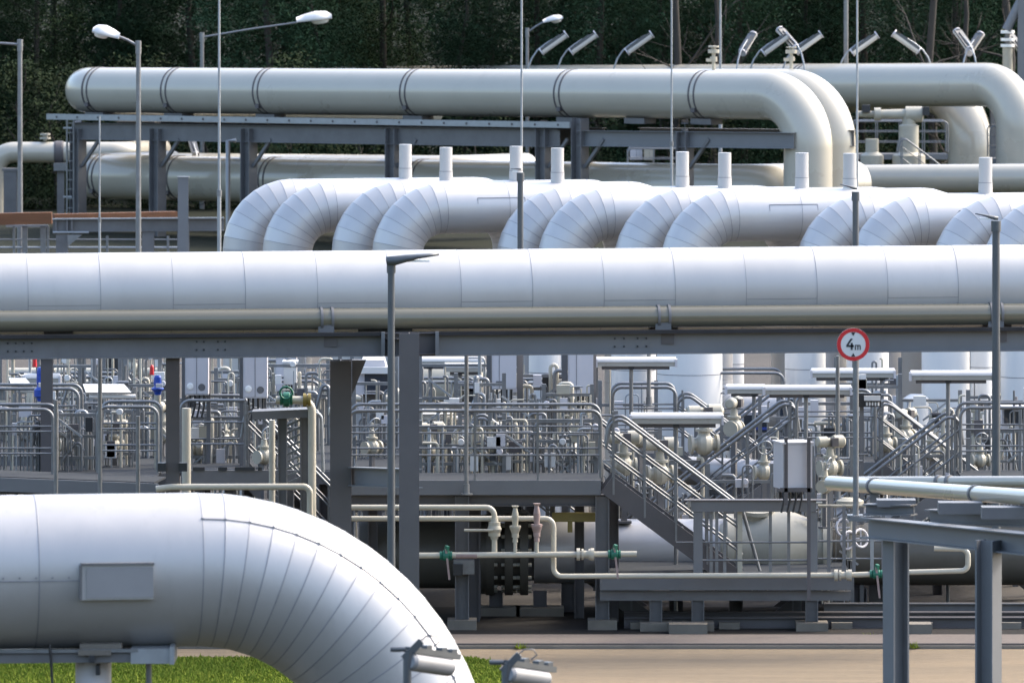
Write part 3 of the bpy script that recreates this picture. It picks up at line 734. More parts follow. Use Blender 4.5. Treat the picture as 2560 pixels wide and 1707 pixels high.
# low walkway + frame to the right of the stairs
t=thing('low_walkway','low steel walkway on stub legs at the foot of the long stairs','walkway',(PX(1800,114.2),114.2,0))
for v0,v1,dy,m in ((1441,1474,0,STEELB),(1478,1502,.12,STEEL)):
    a=P(1500,(v0+v1)/2,114.2); b=P(2128,(v0+v1)/2,114.2); a.y+=dy; b.y+=dy; mb=MB(); mb.bar(a,b,.06,(v1-v0)/173); obj('floor_beam',mb,m,t)
mb=MB(); a=P(1500,1441,114.2); b=P(2128,1441,114.2); mb.bar(a+Vector((0,1.75,0)),b+Vector((0,1.75,0)),3.4,.03); obj('deck',mb,GRATE,t)
for u in (1745,1640,2030):
    x=PX(u,114.2); mb=MB(); mb.ibeam((x,114.35,.1),(x,114.35,ZV(1502,114.2)),.2,.18,.012,.01,up=(1,0,0)); obj('leg',mb,STEEL,t)
    mb=MB(); mb.box((x,114.3,.06),(.46,.45,.13)); obj('footing',mb,CONC,t)
t=thing('goalpost_support','grey goalpost frame with railing bars, right of the long stairs','frame',(PX(1885,113.7),113.7,0)); Yf=113.7
a=P(1728,1264,Yf); b=P(2040,1264,Yf); mb=MB(); mb.bar(a,b,.16,.155); obj('top_beam',mb,STEELB,t)
mb=MB(); mb.bar(a+Vector((-.1,0,.085)),b+Vector((.15,0,.085)),.24,.014); obj('top_plate',mb,STEELD,t)
for u in (1745,2032):
    x=PX(u,Yf); mb=MB(); mb.bar((x,Yf,ZV(1440,Yf)),(x,Yf,ZV(1278,Yf)),.13,.13); obj('post',mb,STEELB,t)
for u in (1778,1792,1812,1850,1926,1972): 
    mb=MB(); x=PX(u,Yf); mb.bar((x,Yf+.03,ZV(1438,Yf)),(x,Yf+.03,ZV(1278,Yf)),.045 if u!=1850 else .07,.03); obj('bar',mb,GALV if u!=1850 else CREAM,t)
for v in (1355,1400):
    mb=MB(); mb.tube([P(1752,v,Yf+.02),P(2024,v,Yf+.02)],.016,6); obj('knee_rail',mb,GALV,t)
mb=MB(); mb.tube([P(1690,1355,Yf+.3),P(1900,1355,Yf+.3)],.012,6); obj('wire',mb,GALV,t)
t=thing('railing_screen','second railing frame of thin bars left of the near steel support','frame',(PX(2120,114.0),114.0,0)); Yf=114.0
for u in (2072,2110,2135,2180,2208):
    mb=MB(); x=PX(u,Yf); mb.bar((x,Yf,ZV(1435,Yf)),(x,Yf,ZV(1262,Yf)),.05 if u!=2178 else .08,.04); obj('bar',mb,GALVL if u in(2180,) else STEELB,t)
for v in (1264,1352,1396):
    mb=MB(); mb.tube([P(2045,v,Yf),P(2215,v,Yf)],.022 if v==1264 else .016,6); obj('rail',mb,GALV if v!=1264 else CREAM,t)

# other platforms and stairs of the skid area
platform('platform behind the long stairs with rounded railing ends, under the twin white legs',1532,1690,121.5,1.0,2.02,1)
stair('stairs behind the first tube lamp going down right to the display box',1696,121.6,1,2.02,.1,.8,37)
platform('platform railing below the right pale cabinet pair, in the second row',1196,1368,122.0,1.1,2.05,2)
stair('stairs from the second-row railing going down behind the right cabinet',1372,122.1,1,2.05,.1,.8,37)
stair('stairs glimpsed through the front platform railing, going down to the right',1180,117.2,1,2.0,.1,.75,38)
platform('platform railing crossed by the sign pole',1992,2188,118.2,1.1,2.13,2)
stair('stairs left of the sign pole going down to the left',1990,118.3,-1,2.13,.1,.8,37)
stair('stairs right of the sign pole going down to the right',2192,118.3,1,2.13,.1,.8,37)
platform('platform railing behind the right lamp pole',2402,2720,117.0,1.1,2.02,2)
stair('stairs left of the right lamp pole going down left, crossing another flight',2400,117.1,-1,2.02,.1,.8,37)
platform('left-edge platform with two nested railings, the nearer one',-120,132,115.2,1.1,2.12,2,skew=.0)
platform('left-edge platform railing behind, its corner showing above the nearer one',-120,196,118.2,1.0,2.22,2)
platform('platform railing with rounded corner just left of the portal post',244,394,115.6,1.2,2.13,2)
platform('platform railing under the two left cabinets',452,612,116.4,1.1,2.17,2,ends=(True,False))
stair('short stairs below the two left cabinets going down to the right',612,116.5,1,2.17,.9,.7,45)
platform('far platform railing seen between the second cabinet and dark column',560,800,124,1.1,1.95,2)
platform('far platform railing left of the blue valve posts',20,330,125,1.1,1.95,2)
platform('far platform railing seen through the front platform, near the left cabinet of the middle pair',1040,1190,124.5,1.1,1.9,2)
platform('far platform railing behind the dark display boxes',1730,1960,126,1.1,1.95,2)
stair('stairs below the far display box going down to the left',1960,122.5,-1,2.0,.1,.8,37)
# left deck plates (bluish)
t=thing('toe_plate_deck','long blue-grey deck plate along the foot of the left railings','deck',(PX(120,114.6),114.6,0))
a=P(-60,1208,114.6); b=P(395,1226,114.3); mb=MB(); mb.bar(a,b,.05,.20); obj('front_plate',mb,STEELB,t)
mb=MB(); mb.bar(a+Vector((0,.6,.1)),b+Vector((0,.6,.1)),1.1,.03); obj('deck',mb,GRATE,t)
for u in (0,330):
    x=PX(u,114.6); mb=MB(); mb.ibeam((x,114.8,0),(x,114.8,ZV(1224,114.8)),.16,.16,up=(1,0,0)); obj('leg',mb,STEEL,t)
t=thing('toe_plate_deck','blue-grey slatted deck edge below the two left cabinets','deck',(PX(600,115.4),115.4,0))
a=P(452,1197,115.4); b=P(740,1197,115.4); mb=MB(); mb.bar(a,b,.05,.26); obj('front_plate',mb,STEEL,t)
for u0,u1 in ((482,512),(545,568),(587,637),(645,655)):
    mb=MB(); mb.bar(P(u0,1171,115.36),P(u1,1171,115.36),.03,.05); obj('slot',mb,BLACK,t)
for u in (470,720):
    x=PX(u,115.4); mb=MB(); mb.ibeam((x,115.6,0),(x,115.6,ZV(1215,115.6)),.16,.16,up=(1,0,0)); obj('leg',mb,STEEL,t)

# slim standing poles in front of left railings
for u,v0,v1,Y,lab in ((250,880,1225,112.6,'slim grey pole through the left railings, before the black board'),
                   (140,1000,1230,113.2,'slim grey pole left of the white reflector light'),
                   (345,1040,1232,113.4,'slim grey pole just left of the rounded railing corner'),
                   (1166,880,1236,114.2,'slim grey pole in front of the front platform railing'),
                   (1622,880,1016,121.3,'slim grey pole crossing the uppermost tube lamp'),
                   (2094,890,1245,116.4,'slim grey pole close to the left of the sign pole')):
    x=PX(u,Y); z0=0 if u<400 else ZV(v1,Y); mb=MB(); mb.tube([(x,Y,z0),(x,Y,ZV(v0,Y))],.03,10); mb.lathe((x,Y,z0),(0,0,1),[(0,.09),(.02,.09),(.02,.05),(.15,.045)],12)
    single('slim_pole',mb,GALV,lab,'pole',origin=(x,Y,z0))

# ------------------------------------------------------------------ CABINETS
def cabinet(label,u0,u1,v0,v1,Y,yaw=0,depth=.38,posts=(),foot_z=None,hinges=False,door_line=.5,m=CAB,knob=False):
    c=P((u0+u1)/2,(v0+v1)/2,Y); w=(u1-u0)/sc(Y); h=(v1-v0)/sc(Y); t=thing('control_cabinet',label,'cabinet',(c.x,c.y,0))
    rz=R_(yaw); X=Vector((math.cos(rz),math.sin(rz),0)); N=Vector((math.sin(rz),-math.cos(rz),0))
    mb=MB(); mb.box(c+Vector((0,0,0)),(w,depth,h),rz=rz); mb.box(c+Vector((0,0,h/2+.012)),(w+.04,depth+.05,.025),rz=rz); obj('body',mb,m,t)
    f=c+N*(depth/2)
    mb=MB(); mb.box(f+X*(w*.02)+N*.006,(w*.94,.018,h*.95),rz=rz); dr=obj('door',mb,m,t)
    if door_line:
        mb=MB(); mb.box(f+X*(w*(door_line-.5))+N*.0165,(.008,.006,h*.95),rz=rz); obj('door_gap',mb,STEELB,dr)
    if hinges:
        for s in (-.36,.36):
            mb=MB(); mb.box(f+X*(w*(door_line-.5))+Vector((0,0,s*h))+N*.03,(w*.26,.03,.05),rz=rz); obj('hinge',mb,STEEL,dr)
    if knob:
        mb=MB(); mb.lathe(f+X*(-w*.28)-Vector((0,0,h*.32))+N*.012,N,[(0,.05),(.015,.05),(.02,.03)],14); obj('round_vent',mb,DIFF,dr)
        mb=MB(); mb.lathe(f+X*(w*.22)-Vector((0,0,h*.34))+N*.012,N,[(0,.055),(.012,.05)],14); obj('badge',mb,STEEL,dr)
    for q,(du,wd) in enumerate(posts):
        x=PX(du,Y); mb=MB(); mb.bar((x,Y+depth*.5+.05,foot_z or 0),(x,Y+depth*.5+.05,c.z+h*.55),wd,.08); obj('post',mb,STEEL,t)
    mb=MB()
    for i in range(4): 
        p=c+X*(w*(-.3+.2*i))-Vector((0,0,h/2)); mb.tube([p,p-Vector((0,0,.18)),p-Vector((.04,0,.35))],.016,6)
    obj('cable',mb,BLACK,t)
    return t
cabinet('pale cabinet with round vent beside the dark portal post, left of two',464,522,862,985,117.2,0,.4,((458,.06),(520,.06)),2.1,knob=True)
cabinet('pale cabinet with round vent over the short stairs, right of two',609,669,862,993,116.8,0,.4,((603,.06),(660,.06)),2.1,knob=True)
cabinet('pale hinged cabinet left of the pair above the front platform, beside a grey post',1230,1291,850,971,120.5,0,.4,((1300,.09),(1222,.07)),0,hinges=True,door_line=.3)
cabinet('pale hinged cabinet directly left of the uppermost tube lamp',1420,1483,850,985,120.2,0,.4,((1412,.09),(1487,.05)),0,hinges=True,door_line=.33)
cabinet('large pale cabinet between two dark posts above the goalpost frame',1944,2020,1106,1219,113.0,14,.5,(),0,door_line=0)
t=thing('cabinet_stand','pair of dark posts with crossbar carrying the large pale cabinet','stand',(PX(1990,112.72),112.72,0)); 
for u,v1 in ((1965,1262),(2022,1250)):
    x=PX(u,112.72); mb=MB(); mb.bar((x,112.72,ZV(1500 if u>2000 else 1262,112.72)),(x,112.72,ZV(1093,112.72)),.05,.06); obj('post',mb,STEELD,t)
mb=MB(); mb.bar(P(1950,1224,112.72),P(2030,1224,112.72),.06,.06); obj('crossbar',mb,STEELD,t)
cabinet('far grey cabinet behind the second left cabinet',690,742,890,975,126,0,.5,(),0,m=CAB)
cabinet('tall white cabinet half hidden by a tall cream pipe behind dark portal column',710,742,905,960,123,0,.4,(),0,m=WHITE,door_line=0)

# white enclosure with sloped sides behind the lamp pole
t=thing('equipment_hood','white sloped hood with dark opening between the portal columns','equipment hood',(PX(925,124),124,0)); Yh=124
vs=[]
for y in (Yh,Yh+.9):
    for u,v in ((882,985),(905,900),(960,900),(985,985)): q=P(u,v,Yh); vs.append((q.x,y,q.z))
mb=MB(); mb.add(vs,[(3,2,1,0),(4,5,6,7),(0,1,5,4),(1,2,6,5),(2,3,7,6),(3,0,4,7)]); obj('shell',mb,CAB,t)
mb=MB(); q=P(945,950,Yh); mb.box(q,(.42,.06,.34)); obj('opening',mb,DGLASS,t)
mb=MB(); q=P(938,925,Yh); mb.box(q-Vector((0,.05,0)),(.5,.12,.1)); obj('visor',mb,WHITE,t)
mb=MB(); q=P(930,985,Yh); mb.bar((q.x,Yh+.4,0),(q.x,Yh+.4,q.z),.3,.3); obj('pedestal',mb,STEEL,t)

# display boxes
def display(label,u0,u1,v0,v1,Y,stripe=False,hood=False):
    c=P((u0+u1)/2,(v0+v1)/2,Y); w=(u1-u0)/sc(Y); h=(v1-v0)/sc(Y); t=thing('display_box',label,'display',(c.x,Y,0))
    mb=MB(); mb.box(c+Vector((0,.15,0)),(w,.3,h)); obj('housing',mb,CAB,t)
    mb=MB(); mb.box(c-Vector((0,.012,-h*.06)),(w*.86,.03,h*.66)); obj('screen',mb,DGLASS,t)
    if stripe: mb=MB(); mb.box(c-Vector((0,.02,h*.12)),(w*.86,.03,h*.1)); obj('blue_stripe',mb,BLUEP,t); mb=MB(); mb.box(c-Vector((0,.02,h*.44)),(w*.95,.05,h*.14)); obj('black_ledge',mb,BLACK,t)
    if hood: mb=MB(); mb.box(c+Vector((0,-.12,h*.52)),(w*1.1,.55,.035)); obj('hood',mb,CAB,t); mb=MB(); mb.tube([c+Vector((0,.1,h*.5)),c+Vector((0,.1,h*.5+.15))],.03,8); obj('antenna',mb,STEEL,t)
    mb=MB(); mb.bar((c.x,Y+.15,0),(c.x,Y+.15,c.z-h/2),.09,.09); obj('post',mb,STEEL,t)
display('display box with blue stripe behind the right end of the stairs',1855,1922,1030,1095,123.5,True)
display('black hooded display in front of the thick white leg',1666,1730,972,1012,127.5,False,True)
display('black hooded display cut by the right edge',2505,2575,1017,1075,121,False,True)
display('dark tall display below the middle tube lamp, left of the slim pole',1946,1992,990,1058,124.5)
mb=MB(); c=P(278,922,128); mb.box(c,(.30,.1,.42)); mb.box(c+Vector((0,.1,-.9)),(.06,.06,1.6),mi=1); mb.box((c.x,128.1,.9),(.08,.08,1.8),mi=1)
single('notice_board',mb,[BLACK,STEEL],'black square board beside the slim pole, left of the blue valve','board',origin=(c.x,128,0))
# wide grating floors of the skids
for u0,u1,Y0,Y1,z,lab in ((-140,450,116.6,124.5,2.08,'wide grating floor behind the left railings'),(462,860,117.6,124.0,2.06,'wide grating floor behind the left cabinets'),
    (880,1500,115.9,121.6,2.08,'wide grating floor behind the front platform'),(1990,2700,119.6,124.5,1.75,'grating floor behind the right railings')):
    x0,x1=PX(u0,Y0),PX(u1,Y0); t=thing('grating_floor',lab,'platform',((x0+x1)/2,Y0,0),'wide grating floors'); mb=MB(); mb.box(((x0+x1)/2,(Y0+Y1)/2,z-.02),(x1-x0,Y1-Y0,.04)); obj('deck',mb,GRATE,t)
    mb=MB(); mb.bar((x0,Y0-.03,z-.11),(x1,Y0-.03,z-.11),.05,.2); obj('edge_beam',mb,STEEL,t)
    for x in (x0+.3,(x0+x1)/2,x1-.3): mb=MB(); mb.ibeam((x,Y0+.2,0),(x,Y0+.2,z-.21),.14,.14,up=(1,0,0)); obj('leg',mb,STEELD,t)
# frames of impulse tubes and small boxes
def tube_frame(label,u0,u1,Y,z0,h,seed,hb=3):
    r=random.Random(seed); x0,x1=PX(u0,Y),PX(u1,Y); t=thing('tubing_frame',label,'pipe frame',((x0+x1)/2,Y,z0),'frames of small tubes between the railings')
    for x in (x0,x1): mb=MB(); mb.bar((x,Y,z0),(x,Y,z0+h),.06,.06); obj('post',mb,GALV,t)
    for i in range(hb):
        z=z0+h*(i+.6)/hb; mb=MB(); mb.bar((x0,Y,z),(x1,Y,z),.045,.045); obj('crossbar',mb,GALV,t)
    n=max(5,int((x1-x0)/.05))
    for i in range(n):
        x=x0+(x1-x0)*(i+r.uniform(.2,.8))/n; yy=Y+r.uniform(-.25,.3); ha=h*r.uniform(.45,1.0); rr=r.choice((.010,.012,.014,.017,.022,.03)); dx=r.uniform(-.3,.3)
        q=[(x,yy,z0),(x,yy,z0+ha)]
        if r.random()<.65: q=[(x,yy,z0),(x,yy,z0+ha),(x+dx,yy,z0+ha)]
        if r.random()<.35: q.append((x+dx,yy,z0+ha*r.uniform(.1,.6)))
        mb=MB(); mb.tube(bend(q,.06,4) if len(q)>2 else q,rr,7); obj('small_tube',mb,r.choice((GALV,GALVL,GALV,TANS)),t)
    for i in range(max(1,int((x1-x0)/.4))):
        xa=r.uniform(x0,x1); za=z0+h*r.uniform(.3,.9); dd=r.choice((-1,1))*r.uniform(.25,.6); mb=MB(); mb.bar((xa,Y-.05,za),(xa+dd,Y-.05,za-abs(dd)*.75),.03,.03); obj('brace',mb,GALVL,t)
    for i in range(max(2,int((x1-x0)/.22))):
        c=Vector((r.uniform(x0,x1),Y-.12,z0+h*r.uniform(.2,.95))); mb=MB(); mb.box(c,(r.uniform(.07,.2),.1,r.uniform(.08,.24))); obj('instrument_box',mb,r.choice((CAB,WHITE,STEELD,CREAM,BLACK,CAB)),t)
    for i in range(max(1,int((x1-x0)/.5))):
        c=Vector((r.uniform(x0,x1),Y-.15,z0+h*r.uniform(.3,.9))); mb=MB(); mb.lathe(c,(0,-1,0),[(0,.05),(.05,.05),(.06,.04)],12); obj('dial',mb,r.choice((WHITE,CAB)),t)
FL=(('tubing frame at the left edge behind the nearest railing',-30,120,117.0,2.08,1.05),('tubing frame behind the tall blue actuator',95,235,121.0,2.08,1.5),('tubing frame below the white reflector light',215,345,118.0,2.08,.95),
 ('tubing frame between reflector light and slim blue actuator',300,400,121.6,2.08,1.6),('tubing frame behind the railing under the left cabinet',455,540,118.6,2.06,1.0),('tubing frame behind the short stairs',540,640,120.2,2.06,1.35),
 ('tubing frame behind the grey pipe shelf',650,775,118.0,2.06,1.1),('tubing frame between rear portal column and lamp pole',885,985,119.6,2.08,1.3),('tubing frame right of the dark front column',1050,1150,117.6,2.08,1.05),
 ('tubing frame behind the slim pole on the front platform',1140,1260,119.4,2.08,1.3),('tubing frame below the left hinged cabinet',1225,1330,117.2,2.08,1.05),('tubing frame below the right hinged cabinet',1360,1480,118.4,2.08,1.2),
 ('tubing frame seen through the long stair railing, upper part',1540,1650,119.6,.3,2.5),('tubing frame seen through the long stair railing, lower part',1640,1760,118.6,.2,2.2),('tubing frame right of the blue-striped display',1900,1990,121.5,.3,2.6),
 ('tubing frame under the sign platform',2000,2130,120.0,1.75,1.3),('tubing frame right of the sign pole',2140,2250,121.2,1.75,1.5),('tubing frame behind the crossing stairs',2250,2400,122.0,1.75,1.2),('tubing frame at the right edge behind the lamp pole',2420,2570,119.8,1.75,1.35),
 ('tubing frame just behind the left slim pole',100,245,117.2,2.08,.95),('tubing frame behind the rounded railing corner',250,395,119.8,2.08,1.25),('tubing frame left of the reflector light, farther in',0,200,123.4,2.08,1.5),('tubing frame in the depth behind reflector light',200,420,123.8,2.08,1.6),
 ('tubing frame close behind the grating edge under the left cabinets',460,600,117.9,2.06,.85),('tubing frame in the depth under the left cabinets',460,640,122.6,2.06,1.3),('tubing frame in the depth behind the pipe shelf',640,850,122.8,2.06,1.4),
 ('tubing frame low behind the front platform railing, left half',1050,1260,116.4,2.08,.8),('tubing frame low behind the front platform railing, right half',1260,1490,116.6,2.08,.9),('tubing frame in the depth left of the hinged cabinets',1050,1230,121.2,2.08,1.5),('tubing frame in the depth below the hinged cabinets',1230,1490,121.4,2.08,1.3),
 ('tubing frame between the stairs and the large cabinet',1770,1930,117.0,.2,2.0),('tubing frame close left of the sign pole',2030,2130,116.5,.2,2.3),('tubing frame low behind the right railings',2250,2420,118.0,.5,2.0),
 ('far tubing frame left of the black notice board',130,260,127.5,0,3.6),('far tubing frame right of the black notice board',310,440,128.5,0,3.9),('far tubing frame between the left cabinets',520,610,126.0,0,3.7),('far tubing frame beside the rear portal column',680,820,127.0,0,3.3),
 ('far tubing frame between portal columns',880,990,127.5,0,3.2),('far tubing frame below the cream tank',1050,1200,126.0,0,2.6),('far tubing frame behind the hinged cabinets',1290,1420,127.0,0,3.2),('far tubing frame under the uppermost tube lamp',1500,1640,125.0,0,2.9),
 ('far tubing frame behind the middle tube lamp',1740,1860,125.4,0,2.2),('far tubing frame behind the sign pole',2090,2250,126.0,0,3.2),('far tubing frame between the last white legs',2400,2560,125.5,0,3.0))
for i,(lab,u0,u1,Y,z0,h) in enumerate(FL): tube_frame(lab,u0,u1,Y,z0,h,40+i)
# row of white terminals on black mounting
def terminal(label,u,v,Y):
    t=thing('terminal_box',label,'terminal box',(PX(u,Y),Y,0)); c=P(u,v,Y)
    mb=MB(); mb.box(c+Vector((0,.06,0)),(.36,.1,.2)); obj('bracket',mb,BLACK,t)
    mb=MB(); mb.box(c+Vector((.05,-.01,.03)),(.24,.08,.07)); obj('box',mb,WHITE,t)
    mb=MB()
    for i in range(5): mb.lathe(c+Vector((-.03+.042*i,-.02,-.03)),(0,0,-1),[(0,.014),(.05,.014)],8)
    obj('gland',mb,WHITE,t)
    mb=MB(); mb.bar((c.x-.1,Y+.12,0),(c.x-.1,Y+.12,c.z+.1),.06,.05); obj('post',mb,STEEL,t)
terminal('small white terminal box with glands on a black bracket right of the sign pole',2172,1000,116.8)
terminal('small white terminal box with glands between the middle cabinets',1385,958,121.5)

# ------------------------------------------------------------------ HORIZONTAL TUBE LAMPS
LDIF=mat('cream_lamp_diffuser',(.33,.32,.285),.3,0,.03,3)
LCOV=mat('white_lamp_cover',(.50,.495,.48),.35,0,.05,3,stain=.12,stain_col=(.36,.34,.3))
def tube_lamp(label,u0,u1,v,Y,post_u,foot=0.0,tilt=0.0,size=1.0,m=None,pm=GALV):
    a=P(u0,v,Y); b=P(u1,v+tilt,Y); d=(b-a).normalized(); t=thing('tube_lamp',label,'tube lamp',(PX(post_u,Y),Y,foot),'long horizontal tube lamps')
    up=Vector((0,0,1)); k=size; n=12; vs=[]; L=(b-a).length
    for p in (a,b):
        for j in range(n):
            an=math.pi*j/(n-1); vs.append(p+Vector((0,-1,0))*(.10*k*math.cos(an))+up*(.075*k*math.sin(an)))
    mb=MB(); mb.add(vs,[(j,j+1,n+j+1,n+j) for j in range(n-1)],True); mb.add(vs,[tuple(range(n-1,-1,-1)),tuple(range(n,2*n))]); obj('cover',mb,LCOV,t)
    mb=MB(); mb.bar(a-up*.035*k+d*.02,b-up*.035*k-d*.02,.18*k,.065*k); obj('diffuser',mb,LDIF,t)
    mb=MB(); mb.bar(a-up*.092*k+d*.08,b-up*.092*k-d*.10,.11*k,.05*k); obj('tray',mb,STEELD,t)
    for p,s in ((a,1),(b,-1)):
        mb=MB(); mb.box(p-up*.02*k,(.035,.2*k,.12*k)); obj('end_cap',mb,CAB,t)
    x=PX(post_u,Y); z=a.z+(b.z-a.z)*((post_u-u0)/(u1-u0))
    mb=MB(); mb.tube([(x,Y+.02,foot),(x,Y+.02,z-.09*k)],.03,8); obj('post',mb,pm,t)
    mb=MB(); mb.box((x,Y,z-.085*k),(.09,.12*k,.06)); obj('clamp',mb,BLACK,t)
    return t
tube_lamp('tube lamp just under the portal beam, right of the middle cabinets',1491,1690,904,121.0,1578)
tube_lamp('tube lamp over the long stairs, lowest of the right-hand ones',1577,1806,1045,116.0,1690,0,0,1.15)
tube_lamp('tube lamp crossed by the slim pole, left of the sign pole',1910,2127,974,117.5,2015)
tube_lamp('tube lamp left of the right lamp pole, on a thin post',2276,2482,938,117.8,2370,0,0)
tube_lamp('tube lamp partly behind the sign pole, below the sign',2028,2236,932,122.0,2205)
tube_lamp('short tube lamp behind, left of the crossed lamp',1815,1912,972,122.8,1885)
tube_lamp('tube lamp on cream pipes, left of the left middle cabinet',1112,1212,918,122.0,1150)
tube_lamp('topmost tube lamp above the cream tank, beside the portal column',1040,1210,903,124.0,1075)
tube_lamp('pale tube lamp crossing the left slim pole',60,150,945,121.0,100)
# bright white reflector lights
def reflector(label,u0,u1,v,Y,post):
    a=P(u0,v,Y); b=P(u1,v,Y); t=thing('reflector_light',label,'light',(PX(post,Y),Y,0))
    vs=[a+Vector((0,0,.05)),b+Vector((-.12,0,.05)),b+Vector((0,-.22,-.06)),a+Vector((.06,-.22,-.06))]
    vs+= [q+Vector((0,.03,-.025)) for q in vs]
    mb=MB(); mb.add(vs,[(0,1,2,3),(7,6,5,4),(0,4,5,1),(1,5,6,2),(2,6,7,3),(3,7,4,0)]); obj('reflector',mb,WHITE,t)
    mb=MB(); mb.tube([a+Vector((.1,-.12,-.13)),b+Vector((.06,-.12,-.13))],.035,10); obj('tube',mb,WHITE,t)
    x=PX(post,Y); mb=MB(); mb.tube([(x,Y+.05,0),(x,Y+.05,a.z)],.03,8); obj('post',mb,GALV,t)
reflector('bright white reflector light between slim pole and blue valve',207,330,968,119.0,337)
reflector('bright white reflector light just right of the dark portal column',1040,1135,1022,118.0,1142)
reflector('small bright white reflector light at the left edge',22,84,953,119.4,40)

# ------------------------------------------------------------------ PROCESS PIPES, VALVES
def small_pipe(label,pts,r,Rb=.12,m=TANS,flanges=(),group=None,name='process_pipe',n=12):
    pts=[Vector(p) for p in pts]; t=thing(name,label,'pipe',tuple(pts[0]),group)
    mb=MB(); mb.tube(bend(pts,Rb,6),r,n); obj('pipe_run',mb,m,t)
    for (c,d) in flanges:
        d=Vector(d).normalized()
        mb=MB(); mb.lathe(Vector(c)-d*.14,d,[(0,r*2.1),(.05,r*2.1),(.05,r*1.2),(.07,r*1.2),(.07,r*1.9),(.10,r*1.9),(.10,r*1.3),(.17,r*1.3),(.17,r*1.9),(.20,r*1.9),(.20,r*2.1),(.25,r*2.1)],16); obj('flange_joint',mb,m,t)
    return t
Yp=113.25
def ballvalve(parent,c,d,r,m=GREENP,lever=True):
    d=Vector(d); mb=MB(); r*=.85; mb.lathe(Vector(c)-d*.09,d,[(0,r*1.7),(.03,r*1.7),(.03,r*1.3),(.05,r*2.1),(.13,r*2.1),(.15,r*1.3),(.15,r*1.7),(.18,r*1.7)],14); v=obj('ball_valve',mb,m,parent)
    if lever:
        mb=MB(); mb.bar(Vector(c)+Vector((0,-.03,r*1.5)),Vector(c)+Vector((.02,-.05,.14)),.05,.05); mb.bar(Vector(c)+Vector((.0,-.06,.10)),Vector(c)+Vector((.05,-.06,-.34)),.03,.012,mi=1); obj('lever',mb,[m,PINK],v)
t=small_pipe('upper thin cream pipe bending down into a valve, right of the portal column',[P(872,1268,Yp),P(1236,1268,Yp),P(1236,1388,Yp)],.04)
c=P(1236,1322,Yp); mb=MB(); mb.lathe(c-Vector((0,0,.15)),(0,0,1),[(0,.05),(.05,.06),(.05,.085),(.10,.085),(.15,.105),(.2,.085),(.25,.085),(.25,.06),(.3,.05)],16); obj('valve_body',mb,CREAM,t)
mb=MB(); mb.tube([P(1160,1325,Yp-.1),P(1232,1325,Yp-.1)],.02,8); obj('lever',mb,CREAM,t)
t=small_pipe('thin cream pipe stepping down then running along the low walkway',[P(872,1296,Yp+.1),P(1384,1296,Yp+.1),P(1384,1440,Yp+.1),P(2110,1437,Yp+.1),P(2200,1434,Yp+.1)],.039,.12,flanges=[(P(2110,1437,Yp+.1),(1,0,0))])
ballvalve(t,P(2190,1434,Yp+.1),(1,0,0),.039)
t=small_pipe('thin cream pipe with green valves along the front of the dark valve',[P(1040,1388,Yp-.12),P(1592,1384,Yp-.12)],.042,flanges=[(P(1466,1385,Yp-.12),(1,0,0))])
ballvalve(t,P(1115,1388,Yp-.12),(1,0,0),.042); ballvalve(t,P(1536,1385,Yp-.12),(1,0,0),.042)
mb=MB(); mb.lathe(P(1140,1388,Yp-.12),(1,0,0),[(0,.044),(.30,.044)],12); obj('pink_tape',mb,PINK,t)
for u,vt in ((1288,1262),(1342,1256)):
    b=P(u,1385,Yp-.12); h=ZV(vt,Yp)-b.z
    mb=MB(); mb.lathe(b,(0,0,1),[(0,.026),(h*.25,.026)],10); br=obj('branch',mb,TANS,t)
    mb=MB(); mb.lathe(b+Vector((0,0,h*.25)),(0,0,1),[(0,.04),(h*.1,.035),(h*.1,.05),(h*.18,.05),(h*.3,.08),(h*.34,.08),(h*.34,.04),(h*.55,.05),(h*.7,.03),(h*.75,.055)],12); obj('needle_valve',mb,PINK if u==1342 else CREAM,br)
t=small_pipe('thin cream pipe turning up and back right of the near steel support',[P(2265,1430,Yp+.1),P(2420,1426,Yp+.1),P(2420,1372,Yp+.1),P(2335,1370,Yp+.1)],.039,.1)
t=small_pipe('tall cream pipe with green valve on its top bend, left of the dark column',[P(690,1000,113.6),P(780,1000,113.6),P(780,1420,113.6)],.058,.16)
ballvalve(t,P(716,998,113.6),(1,0,0),.06,GREENP,False); mb=MB(); mb.torus(P(716,998,113.6)+Vector((0,-.12,.10)),(0,1,.2),.09,.016,18,6); obj('handwheel',mb,GREENP,t)
mb=MB(); mb.lathe(P(758,1000,113.6),(1,0,0),[(0,.1),(.04,.1),(.04,.08),(.07,.08),(.07,.1),(.11,.1)],14); obj('flange_joint',mb,YELP,t)
small_pipe('thin grey rail pipe curving down beside the tall cream pipe',[P(770,1032,114.2),P(803,1032,114.2),P(808,1180,114.2)],.026,.14,GALVL)
small_pipe('cream pipe running level above the front bend and turning down',[P(390,1222,113.0),P(430,1217,113.0),P(775,1216,113.0),P(775,1400,113.0)],.047,.1)
small_pipe('upright cream pipe in front of the left cabinets, at the dark post',[P(466,1020,114.6),P(466,1330,114.6)],.065)
small_pipe('upright cream pipe right of the short stairs',[P(680,1050,114.6),P(680,1330,114.6)],.045)
small_pipe('cream pipe elbow low behind the left railings',[P(150,1187,117.2),P(374,1187,117.2),P(382,1230,117.2)],.055,.1)
small_pipe('lower cream pipe low behind the left railings',[P(180,1201,116.9),P(400,1203,116.9)],.05)
